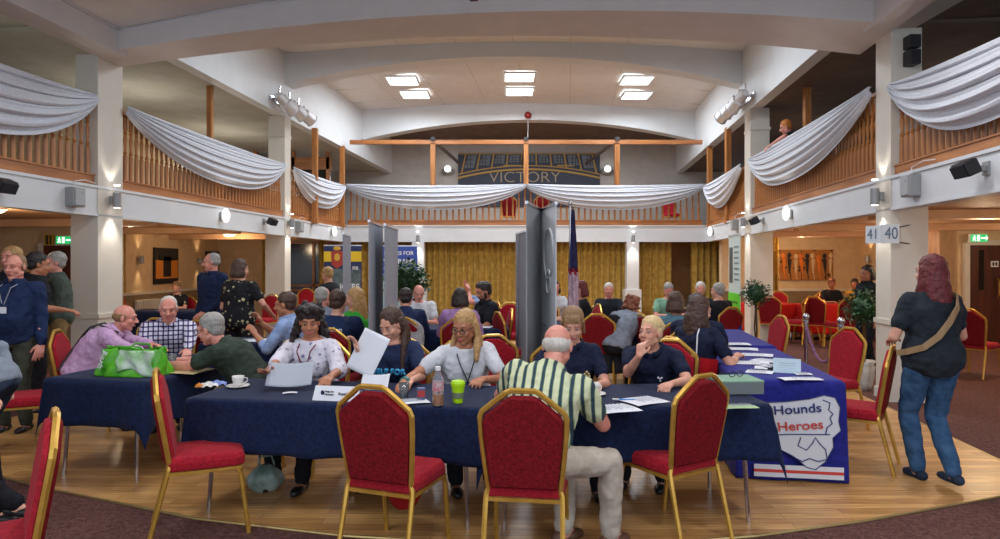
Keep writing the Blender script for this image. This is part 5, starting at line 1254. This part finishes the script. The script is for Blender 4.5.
banner((X(380, 15.0), 15.0), (X(417.5, 15.0), 15.0), 2.04, mat('veterans_blue', rgb(58, 84, 170), .5), 'blue banner headed HOMES FOR VETERANS left of the left pilaster', vet)
def rang(t, W, h):
    m = MB(); m.box((0, -.008, h - .26), (W, .006, .24)); m.build('yellow_band', YELW, t)
    m = MB(); m.prism([(-.13, -.20), (0, -.30), (.13, -.20), (.14, .12), (-.14, .12)], .008, Matrix.Translation((-.13, -.02, h - .25))); m.build('crest_shield', mat('crest_red', rgb(170, 60, 50), .5), t)
    m = MB(); m.ell((-.13, -.02, h - .07), (.09, .01, .05)); m.ell((-.13, -.025, h - .28), (.07, .01, .09)); m.build('crest_gold', mat('crest_gold', rgb(214, 170, 60), .5), t)
    m = MB(); m.box((0, -.009, h - 1.15), (W - .04, .006, 1.2)); m.build('photo_panel', mat('print_photo', rgb(110, 130, 130), .6, kind='noise', col2=rgb(60, 76, 90), scale=5), t)
    text('RANGERS', .20, (.0, -.02, h - .98), (R(90), 0, 0), WP, t, sx=.92, off=.004); text('ns', .16, (.30, -.02, h - .52), (R(90), 0, 0), WP, t, off=.003)
banner((X(324, 15.3), 15.3), (X(361.5, 15.3), 15.3), 2.06, mat('rangers_navy', rgb(36, 50, 98), .5), 'blue and yellow banner with a crest and large white letters', rang)
def grn(t, W, h):
    m = MB(); m.box((0, -.008, .62), (W, .006, 1.02)); m.build('green_panel', mat('vivid_green', rgb(96, 214, 40), .5), t)
    m = MB(); m.box((-.22, -.008, 1.6), (.22, .006, .6)); m.build('photo', mat('photo_dark', rgb(90, 90, 84), .6, kind='noise', scale=8), t)
    m = MB(); [m.box((.15, -.008, 1.9 - .09 * k), (.3, .004, .03)) for k in range(7)]; m.build('print_lines', mat('print_grey', rgb(120, 140, 140), .6), t)
    m = MB(); [m.box((0, -.014, .98 - .12 * k), (.5 - .1 * (k % 2), .004, .035)) for k in range(5)]; m.build('green_print', mat('dark_green_print', rgb(50, 130, 30), .6), t)
banner((3.98, 11.3), (3.885, 10.5), 2.1, mat('white_banner', rgb(206, 220, 214), .5), 'banner with white top and vivid green foot at the right curtain', grn)
t = thing('flag', 'furled union flag on a tall pole near the middle', 'flag', (.96, 8.9, 0), 0)
m = MB(); m.tube([V((0, 0, 0)), V((0, 0, 2.42))], .014, 8); m.ell((0, 0, 2.44), .03); m.build('pole', CHROME, t)
m = MB(); m.cyl((0, 0, 0), .2, .03, 24); m.build('base', BLACK, t)
rn = random.Random(5)
for nm, c, z0, z1, r0, r1 in (('flag_cloth_blue', (46, 44, 84), 1.52, 2.36, .10, .03), ('flag_cloth_white', (198, 170, 186), .85, 1.50, .12, .10), ('flag_cloth_red', (150, 40, 50), 1.47, 1.56, .105, .10)):
    m = MB(); rings = []
    for k in range(13):
        u = k / 12; z = z0 + (z1 - z0) * u; r = r0 + (r1 - r0) * u
        rings.append([V((.04 + r * (1 + .35 * math.sin(5 * g + 3 * u)) * math.cos(g) * .55, r * (1 + .3 * math.sin(4 * g + 2 * u)) * math.sin(g) * .55, z)) for g in [2 * math.pi * j / 30 for j in range(30)]])
    m.loft(rings); m.build(nm, mat(nm, rgb(*c), .7, kind='noise', col2=rgb(*(int(v * .7) for v in c)), scale=14), t, smooth=True)

# ---------------------------------------------------------------- plants, rope posts
LEAF = mat('dark_green_leaf', rgb(44, 84, 44), .5, kind='noise', col2=rgb(24, 54, 28), scale=30)
BARK = mat('thin_trunk', rgb(92, 66, 44), .8, kind='noise', scale=20)
def tree(x, y, zc, r, label, pot=True, seed=1, n=420, ps=1.0):
    t = thing('topiary_tree', label, 'plant', (x, y, 0), 0, 'artificial ball trees')
    rn = random.Random(seed); m = MB()
    for k in range(n):
        a, c = rn.uniform(0, 2 * math.pi), rn.uniform(-1, 1); s_ = math.sqrt(1 - c * c); rr_ = r * rn.uniform(.62, 1.08)
        p = V((s_ * math.cos(a), s_ * math.sin(a), c)) * rr_ + V((0, 0, zc)); d = V((rn.uniform(-1, 1), rn.uniform(-1, 1), rn.uniform(-.6, .8))).normalized(); u = d.cross(V((0, .1, 1))).normalized(); L_ = r * .26; w_ = r * .09; nn = d.cross(u) * .01
        m.add([p, p + d * L_ * .5 + u * w_ + nn, p + d * L_, p + d * L_ * .5 - u * w_ + nn], [(0, 1, 2, 3)])
    m.ell((0, 0, zc), r * .62); m.build('foliage', LEAF, t)
    m = MB(); m.tube([V((0, 0, .25)), V((.015, 0, zc * .55)), V((0, .01, zc))], .014, 8); m.tube([V((.02, 0, .25)), V((-.015, .01, zc * .6)), V((.01, 0, zc))], .010, 8); m.build('trunk', BARK, t)
    m = MB(); rings = []
    for q, z in ((.11, 0), (.13, .08), (.15, .2), (.17, .30), (.14, .335), (.19, .38), (.12, .36)):
        rings.append([V((q * ps * (1 + .10 * math.sin(7 * g + z * 30)) * math.cos(g), q * ps * (1 + .10 * math.sin(6 * g)) * math.sin(g), z)) for g in [2 * math.pi * j / 28 for j in range(28)]])
    m.loft(rings); m.build('wrapped_pot', mat('white_wrap', rgb(206, 204, 200), .6, kind='noise', scale=16, bump=.2), t, smooth=True)
    return t
tree(3.62, 9.2, 1.20, .19, 'ball tree in a white wrapped pot by the far right pillar', seed=2)
tree(4.66, 8.32, 1.06, .24, 'ball tree in a white wrapped pot beside the tall right pillar', seed=3, ps=.75)
tree(-1.86, 13.0, 1.25, .42, 'large dark bushy plant before the blue veterans banner', seed=4, n=900)
m_rope = mat('mauve_rope', rgb(150, 110, 140), .7, kind='noise', col2=rgb(110, 70, 100), scale=40)
def rope_post(x, y, label):
    t = thing('rope_post', label, 'post', (x, y, 0), 0, 'chrome rope posts')
    m = MB(); m.lathe((0, 0, 0), [(.16, 0), (.16, .012), (.12, .03), (.03, .045)], 28); m.build('base', CHROME, t, smooth=False)
    m = MB(); m.lathe((0, 0, .04), [(.024, 0), (.024, .86), (.034, .87), (.034, .89), (.024, .9)], 18); m.build('post', CHROME, t)
    m = MB(); m.ell((0, 0, .98), .042); m.build('finial', CHROME, t, smooth=True)
ra, rb_ = (3.64, 7.75), (4.02, 7.45)
ra = (X(806, 7.8), 7.8); rb_ = (X(841, 7.2), 7.2)
rope_post(ra[0], ra[1], 'chrome rope post left of the tall right pillar'); rope_post(rb_[0], rb_[1], 'chrome rope post behind the red chair by the blue table')
m = MB(); a, b = V((ra[0], ra[1], .88)), V((rb_[0], rb_[1], .88)); m.tube([a.lerp(b, k / 16) - V((0, 0, .40 * (1 - (2 * k / 16 - 1) ** 2))) for k in range(17)], .018, 10); tag(m.build('rope', m_rope, smooth=True), 'mauve rope hanging between the two chrome posts', 'rope')

# ---------------------------------------------------------------- things on the tables
def on(px, py, z=.755): g = G(px, py, z); return g.x, g.y
def paper(x, y, rz, w=.21, d=.297, label='', m_=PAPER, z=.757, grp=None, name='paper_sheet', marks_=True):
    m = MB(); m.grid(lambda u, v: ((u - .5) * w, (v - .5) * d, .004 * math.sin(u * 3) + .002 * math.sin(v * 5)), 8, 8)
    o = m.build(name, m_, solid=.001); o.location = (x, y, z); o.rotation_euler = (0, 0, R(rz)); tag(o, label, 'paper', grp or 'papers on the tables')
    if marks_:
        m = MB(); [m.box((-.0 - .01 * (k % 3), d * (.36 - .09 * k), .0105), (w * (.7 - .08 * (k % 3)), .006, .0008)) for k in range(7)]; m.build('printed_lines', GREYP, o)
    return o
def cup(x, y, label, z=.752):
    t = thing('cup_and_saucer', label, 'cup', (x, y, z), R(30)); m = MB(); m.lathe((0, 0, 0), [(.035, 0), (.045, .006), (.078, .014), (.076, .018), (.03, .01)], 26); m.build('saucer', CUPM, t, smooth=True)
    m = MB(); m.lathe((0, 0, .012), [(.022, 0), (.028, .01), (.038, .045), (.041, .068), (.037, .068), (.034, .045), (.02, .012)], 26); m.build('cup', CUPM, t, smooth=True)
    m = MB(); m.tube([V((.038, 0, .066)), V((.062, 0, .060)), V((.060, 0, .036)), V((.034, 0, .028))], .004, 8); m.build('handle', CUPM, t)
    m = MB(); m.cyl((0, 0, .062), .036, .003); m.build('tea', mat('tea_brown', rgb(120, 78, 46), .2), t)
x, y = on(238, 387); cup(x, y, 'white cup and saucer left of the curly-haired woman')
x, y = on(594, 395); cup(x, y, 'white cup and saucer in front of the woman with the fringe')
t = thing('snack_packet', 'crumpled blue and white snack packets beside the left cup', 'packet', (*on(213, 386), .757), R(20))
for nm, c, o in (('blue_wrapper', (120, 140, 200), (.02, .02)), ('white_wrapper', (214, 212, 206), (-.03, -.02)), ('orange_wrapper', (226, 140, 40), (-.085, -.05))):
    m = MB(); k = .055 if nm[0] != 'o' else .02; m.grid(lambda u, v: (o[0] + (u - .5) * k * 2.4, o[1] + (v - .5) * k * 1.7, .008 + .022 * math.sin(math.pi * u) * math.sin(math.pi * v) + .006 * math.sin(u * 17 + v * 9)), 14, 12); m.build(nm, mat(nm, rgb(*c), .35), t, solid=.002)
x, y = on(290, 393); paper(x, y, 15, .09, .055, 'small white card in front of the curly-haired woman', marks_=False)
# name card
t = thing('name_card', 'folded white name card with a small crest on the front table', 'sign', (*on(338, 399), .752), R(-10))
m = MB(); m.loft([[V((-.15, -.05, 0)), V((-.15, .0, .085)), V((-.15, .05, 0)), V((-.15, .045, 0)), V((-.15, 0, .080)), V((-.15, -.045, 0))], [V((.15, -.05, 0)), V((.15, 0, .085)), V((.15, .05, 0)), V((.15, .045, 0)), V((.15, 0, .080)), V((.15, -.045, 0))]]); m.build('card', PAPER, t)
m = MB(); m.ell((-.09, -.029, .045), (.012, .004, .016)); m.build('crest', NAVYT, t)
text('Help for\nVeterans', .018, (-.045, -.030, .045), (R(60), 0, 0), BLACK, t); text('Royal Navy', .024, (.07, -.030, .042), (R(60), 0, 0), BLACK, t)
# held papers
def held(p, rot, w, h, m_, label, name='paper_sheet', bend=.02):
    m = MB(); m.grid(lambda u, v: ((u - .5) * w, bend * math.sin(math.pi * u), (v - .5) * h), 10, 10); o = m.build(name, m_, solid=.001, smooth=True); o.location = p; o.rotation_euler = rot; return tag(o, label, 'paper', 'papers held in hand')
held((X(293, 4.5), 4.44, Z(373, 4.44)), (R(-50), 0, R(8)), .30, .21, GREYP, 'grey leaflet held by the curly-haired woman')
held((X(369, 4.55), 4.52, Z(353, 4.52)), (R(-12), R(24), R(-8)), .20, .30, PAPER, 'large white sheet held up by the brown-haired woman')
held((X(374, 4.4), 4.44, Z(381, 4.44)), (R(-40), 0, R(-5)), .19, .12, PAPER, 'small white booklet before the brown-haired woman')
# bottle, cup, carton
t = thing('drink_bottle', 'clear bottle of orange drink in front of the blonde in white', 'bottle', (*on(438, 405), .752), 0)
GL = mat('clear_plastic', (.9, .93, .95, 1), .08, trans=.9)
m = MB(); m.lathe((0, 0, 0), [(.030, 0), (.034, .005), (.034, .15), (.030, .17), (.016, .20), (.014, .215)], 24); m.build('bottle_body', GL, t, smooth=True)
m = MB(); m.cyl((0, 0, .006), .030, .062); m.build('orange_drink', mat('orange_drink', rgb(206, 140, 60), .3), t)
m = MB(); m.cyl((0, 0, .09), .0350, .055); m.build('label', mat('bottle_label', rgb(196, 190, 196), .5, kind='noise', col2=rgb(190, 70, 80), scale=26), t)
m = MB(); m.cyl((0, 0, .213), .018, .022); m.build('cap', FR, t)
t = thing('travel_cup', 'lime green travel cup with a grey sleeve', 'cup', (*on(458, 402), .752), 0)
LG = mat('lime_plastic', rgb(176, 230, 20), .35)
m = MB(); m.lathe((0, 0, 0), [(.030, 0), (.038, .075), (.040, .10), (.0, .10)], 24); m.build('cup_body', LG, t, smooth=False)
m = MB(); m.lathe((0, 0, .03), [(.0355, 0), (.0385, .035)], 24); m.build('sleeve', mat('grey_sleeve', rgb(120, 130, 110), .6), t)
m = MB(); m.lathe((0, 0, .10), [(.044, 0), (.045, .02), (.038, .035), (.0, .038)], 24); m.build('lid', LG, t)
t = thing('small_carton', 'small red and blue carton left of the drink bottle', 'carton', (*on(421, 400), .752), R(12)); m = MB(); m.box((0, 0, .04), (.05, .035, .08)); m.build('carton_body', mat('carton_blue', rgb(90, 100, 140), .5), t, bev=.003); m = MB(); m.box((0, -.019, .045), (.046, .003, .04)); m.build('label', mat('carton_red', rgb(180, 60, 60), .5), t)
x, y = on(412, 402); paper(x, y, 20, .2, .14, 'white leaflet beside the small carton')
t = thing('water_glass', 'empty glass beside the small carton', 'glass', (*on(404, 398), .752), 0); m = MB(); m.lathe((0, 0, 0), [(.026, 0), (.034, .10), (.032, .10), (.024, .006)], 20); m.build('glass_body', GL, t, smooth=True)
# second front table
x, y = on(612, 409); paper(x, y, -68, .21, .29, 'white sheet nearest the cup of the woman with the fringe')
x, y = on(643, 401); paper(x, y, -60, .21, .26, 'white sheet under the elbow of the woman resting her chin')
t = thing('pen', 'blue pen on the white sheets', 'pen', (*on(624, 401), .764), R(-8)); m = MB(); m.tube([V((-.065, 0, 0)), V((.06, 0, 0)), V((.07, 0, 0))], [.005, .005, .0015], 8); m.build('pen_body', mat('pen_blue', rgb(60, 130, 200), .4), t); m = MB(); m.tube([V((-.07, 0, 0)), V((-.03, 0, 0))], .0058, 8); m.build('pen_cap', FR, t)
t = thing('box_file', 'grey-green box file with spectacles on its lid', 'box', (X(734, 4.36), 4.36, .752), R(4))
m = MB(); m.box((0, 0, .042), (.30, .24, .078)); m.build('box_body', mat('grey_box', rgb(110, 118, 118), .6), t, bev=.003)
m = MB(); m.box((0, 0, .086), (.304, .244, .012)); m.build('lid', mat('pale_green_lid', rgb(126, 164, 138), .6), t, bev=.003)
t = thing('spectacles', 'black-framed spectacles folded on the box file', 'glasses', (X(736, 4.36), 4.36, .852), R(20)); m = MB()
for sx in (-1, 1):
    m.tube([V((sx * .032 + .025 * math.cos(g), .0, .018 + .018 * math.sin(g))) for g in [2 * math.pi * k / 14 for k in range(15)]], .003, 5); m.tube([V((sx * .058, 0, .02)), V((sx * .062, .06, .015)), V((sx * .04, .12, .0))], .003, 5)
m.tube([V((-.007, 0, .02)), V((.007, 0, .02))], .003, 5); m.build('frame', BLACK, t)
x, y = on(738, 407); paper(x, y, -80, .10, .22, 'pale green leaflet in front of the box file', m_=mat('green_leaflet', rgb(170, 196, 150), .6))
# printed blue table: papers, tent card
k = 0
for (px, py, rz, w, d, lb) in ((800, 379, -86, .12, .30, 'long white leaflet at the near edge of the printed blue table'), (803, 374, 80, .09, .12, 'small white booklet at the right edge of the blue table'), (760, 372, 60, .15, .2, 'white sheet left of centre on the blue table'), (748, 380, 75, .10, .14, 'white slip by the forearm on the blue table'),
                               (752, 363, 70, .2, .28, 'white sheet beneath the hand on the blue table'), (770, 361, 40, .2, .28, 'white sheet in the middle of the blue table'), (757, 355, 65, .2, .28, 'white sheet at the far end of the printed blue table'), (742, 349, 70, .2, .3, 'sheet on the second blue table near its close end'), (735, 344, 80, .2, .3, 'farther sheet on the second blue table')):
    x, y = on(px, py); paper(x, y, rz, w, d, lb)
t = thing('tent_card', 'white tent card standing on the blue table', 'sign', (*on(787, 372), .752), R(-25)); m = MB(); m.loft([[V((x, -.04, 0)), V((x, 0, .11)), V((x, .04, 0)), V((x, .036, 0)), V((x, 0, .105)), V((x, -.036, 0))] for x in (-.10, .10)]); m.build('card', mat('pale_blue_card', rgb(186, 206, 216), .6), t); m = MB(); [m.box((0, -.024 + .006 * k, .055 + .018 * (k - 1)), (.12, .004, .006)) for k in range(3)]; m.build('print', GREYP, t)
t = thing('leaflet_pile', 'loose pile of booklets in the middle of the blue table', 'leaflets', (*on(770, 369), .752), R(15))
for k in range(6): m = MB(); m.box((rn.uniform(-.09, .09), rn.uniform(-.06, .06), .006 + .007 * k), (.14, .10, .006), rz=rn.uniform(-1, 1)); m.build('booklet', (PAPER, GREYP)[k % 2], t)
# the printing on the royal blue cloth
bt = bpy.data.objects.get('folding_table.003'); bM = Matrix.Translation((2.30, 5.75, 0)) @ Matrix.Rotation(R(-9), 4, 'Z')
cl = [o for o in COL.objects if o.get('label', '').startswith('royal blue floor-length')][0]
yf = -.95 - .054
WCL = mat('print_white', rgb(212, 214, 220), .6); RPR = mat('print_red', rgb(200, 60, 50), .6); BPR = mat('print_navy', rgb(30, 40, 110), .6)
o_ = [(-.30, .50), (-.27, .585), (-.10, .60), (.06, .625), (.16, .655), (.235, .64), (.27, .57), (.26, .47), (.275, .40), (.22, .345), (.225, .28), (.17, .17), (.10, .11), (.04, .125), (-.05, .20), (-.15, .25), (-.20, .33), (-.25, .40)]
m = MB(); m.prism(o_, .006, Matrix.Translation((.055, yf, 0))); m.build('white_panel', WCL, cl)
text('Hounds', .092, (.03, yf - .008, .545), (R(90), R(-6), 0), BPR, cl, name='lettering', sx=1.15, off=.0008); text('for', .036, (-.15, yf - .008, .46), (R(90), 0, 0), BPR, cl, name='lettering'); text('Heroes', .092, (.05, yf - .008, .425), (R(90), R(-6), 0), RPR, cl, name='lettering', sx=1.15, off=.0008)
m = MB(); m.tube([V((x + .055, yf - .004, z)) for x, z in ((-.22, .345), (-.1, .36), (.05, .365), (.20, .37))], .004, 5)
m.tube([V((x + .055, yf - .004, z)) for x, z in ((.0, .34), (-.02, .28), (.04, .25), (.08, .30), (.10, .345), (.13, .30), (.17, .26), (.18, .19), (.12, .17), (.06, .19), (.01, .165), (-.06, .20))], .004, 5)
m.tube([V((x + .055, yf - .004, z)) for x, z in ((.15, .62), (.20, .60), (.19, .55), (.22, .52), (.20, .49), (.215, .45), (.18, .42), (.17, .37))], .004, 5)
m.tube([V((x + .055, yf - .004, z)) for x, z in o_ + o_[:1]], .004, 5); m.build('outline_drawing', BPR, cl)
m = MB(); m.box((.04, yf, .115), (.62, .005, .035)); m.box((.04, yf, .06), (.62, .005, .035)); m.build('white_stripe', WCL, cl); m = MB(); m.box((.04, yf - .002, .0875), (.62, .005, .022)); m.build('red_stripe', RPR, cl)
# left table: carrier bag etc
t = thing('carrier_bag', 'bright green and white carrier bag on the left table', 'bag', (X(131, 5.0), 5.05, .752), R(-6))
GRN = mat('green_bag', rgb(96, 186, 36), .35, kind='noise', col2=rgb(60, 150, 20), scale=7)
def bagf(u, v):
    g = 2 * math.pi * u; cx, cy = math.cos(g), math.sin(g); sq = lambda a, p: math.copysign(abs(a) ** p, a)
    w = .265 * (1 - .12 * v) ; d = .13 * (1 - .55 * v); cr = .010 * math.sin(5 * g + 4 * v) + .006 * math.sin(11 * g - 7 * v)
    return (w * sq(cx, .5) + cr, d * sq(cy, .5) + cr * 1.4, .205 * v + .012 * math.sin(3 * g) * v + .006 * math.sin(7 * g) * v)
m = MB(); m.grid(bagf, 90, 20); m.build('bag_body', GRN, t, smooth=True, solid=.002)
m = MB(); m.grid(lambda u, v: ((-.05 + .29 * u) + .01 * math.sin(v * 9), -.135 + .08 * (.03 + .16 * v + .1 * u * (1 - v)) - .004 - .012 * math.sin(u * 12 + v * 4), .03 + .17 * v + .03 * math.sin(u * 5) * (1 - v)), 20, 12); m.build('white_print', mat('bag_white', rgb(214, 222, 214), .4, kind='noise', col2=rgb(120, 190, 90), scale=9), t, smooth=True, solid=.002)
for s_ in (-1, 1): m = MB(); m.tube([V((-.09, s_ * .05, .195)), V((-.06, s_ * .10, .225)), V((.05, s_ * .11, .22)), V((.10, s_ * .05, .195))], .008, 6); m.build('handle', GRN, t)
text('spring', .06, (-.17, -.142, .13), (R(86), R(-70), 0), FR, t, name='lettering')
x, y = on(186, 371); paper(x, y, -10, .34, .30, 'beige folder on the left table under the hands in green', m_=TOPM, marks_=False)
x, y = on(178, 366); paper(x, y, -14, .2, .28, 'dark-printed sheet beside the beige folder')
t = thing('plastic_tumbler', 'clear tumbler beside the green carrier bag', 'glass', (*on(172, 367), .752), 0); m = MB(); m.lathe((0, 0, 0), [(.028, 0), (.036, .11), (.034, .11), (.026, .006)], 20); m.build('glass_body', GL, t, smooth=True)
# table by the blue-shirted man; middle tables
for (x, y, rz, lb) in ((-2.8, 7.25, 20, 'white sheet beside the man in the light blue shirt'), (-2.6, 7.4, -30, 'second sheet beside the man in the light blue shirt'), (-1.3, 8.9, 10, 'white sheet before the pink-faced man'), (-.2, 8.85, -15, 'white sheet beside the bearded man'), (1.0, 9.45, 5, 'white sheet before the red-haired woman'), (2.5, 10.0, 10, 'white sheet on the far table of elderly people'), (-6.3, 12.2, 5, 'white sheet before the elderly woman in the left aisle')):
    paper(x, y, rz, .21, .297, lb)
# hoodie and jacket hung on chairs
def hung(x, y, rz, w, z0, z1, m_, label, name, cat):
    def f(u, v):
        a = (u - .5) * w; s_ = 1 if v > .5 else -1; vv = abs(v - .5) * 2
        return (a * (1 + .15 * vv) + .01 * math.sin(v * 20), (.055 + .03 * vv) * (v - .5) * 2 + .018 * math.sin(u * 17 + v * 3) * vv, z1 - (z1 - z0) * vv ** 1.2 - .10 * abs(2 * u - 1) ** 2.5 * (1 - vv))
    m = MB(); m.grid(f, 30, 40); o = m.build(name, m_, smooth=True, solid=.012); o.location = (x, y, 0); o.rotation_euler = (0, 0, R(rz)); return tag(o, label, cat)
hung(-1.18, 7.77, 5, .50, .48, .97, shirt('grey_hoodie', (170, 168, 172)), 'grey hoodie draped over a chair back in the middle', 'hoodie', 'clothing')
hung(1.46, 8.35, -12, .26, .22, .96, BLACKT, 'black jacket hanging on the side of a red chair', 'jacket', 'clothing')
# bags on the floor
def sack(x, y, r, h, m_, label, name='bag', z=0.0):
    t = thing(name, label, 'bag', (x, y, z), R(20)); m = MB()
    m.grid(lambda u, v: (r * (math.sin(math.pi * (.12 + .86 * v)) ** .6) * (1 + .09 * math.sin(7 * 2 * math.pi * u + 5 * v)) * math.cos(2 * math.pi * u), r * .7 * (math.sin(math.pi * (.12 + .86 * v)) ** .6) * (1 + .09 * math.sin(5 * 2 * math.pi * u)) * math.sin(2 * math.pi * u), h * v), 60, 16); m.build('bag_body', m_, t, smooth=True)
    m = MB(); m.tube([V((-.05, 0, h * .95)), V((-.03, 0, h * 1.3)), V((.04, 0, h * 1.3)), V((.06, 0, h * .95))], .007, 6); m.build('handle', m_, t)
sack(-1.66, 4.6, .12, .19, mat('thin_plastic', rgb(170, 186, 180), .3, kind='noise', col2=rgb(110, 140, 130), scale=8), 'pale plastic bag on the floor under the front table', 'carrier_bag')
sack(-.95, 4.75, .17, .26, BLK, 'black handbag on the floor under the front table', 'handbag')
sack(-.56, 3.84, .10, .26, mat('red_cloth_bag', rgb(170, 34, 34), .7, kind='noise', scale=10), 'red cloth bag below the seat of a front chair', 'cloth_bag', z=.17)
# glazed wooden partition on the left gallery
t = thing('glazed_partition', 'brown wooden glazed partition at the far end of the left gallery', 'partition', (-6.6, 18.9, 2.6), 0)
m = MB(); m.box((0, 0, 1.95), (3.4, .1, .35)); m.box((0, 0, .5), (3.4, .1, 1.0))
for x in (-1.6, -.5, .6, 1.6): m.box((x, 0, 1.2), (.09, .1, 2.3))
m.build('frame', WOODX, t); m = MB(); m.box((0, .02, 1.4), (3.3, .02, .8)); m.build('pane', DARKG, t)
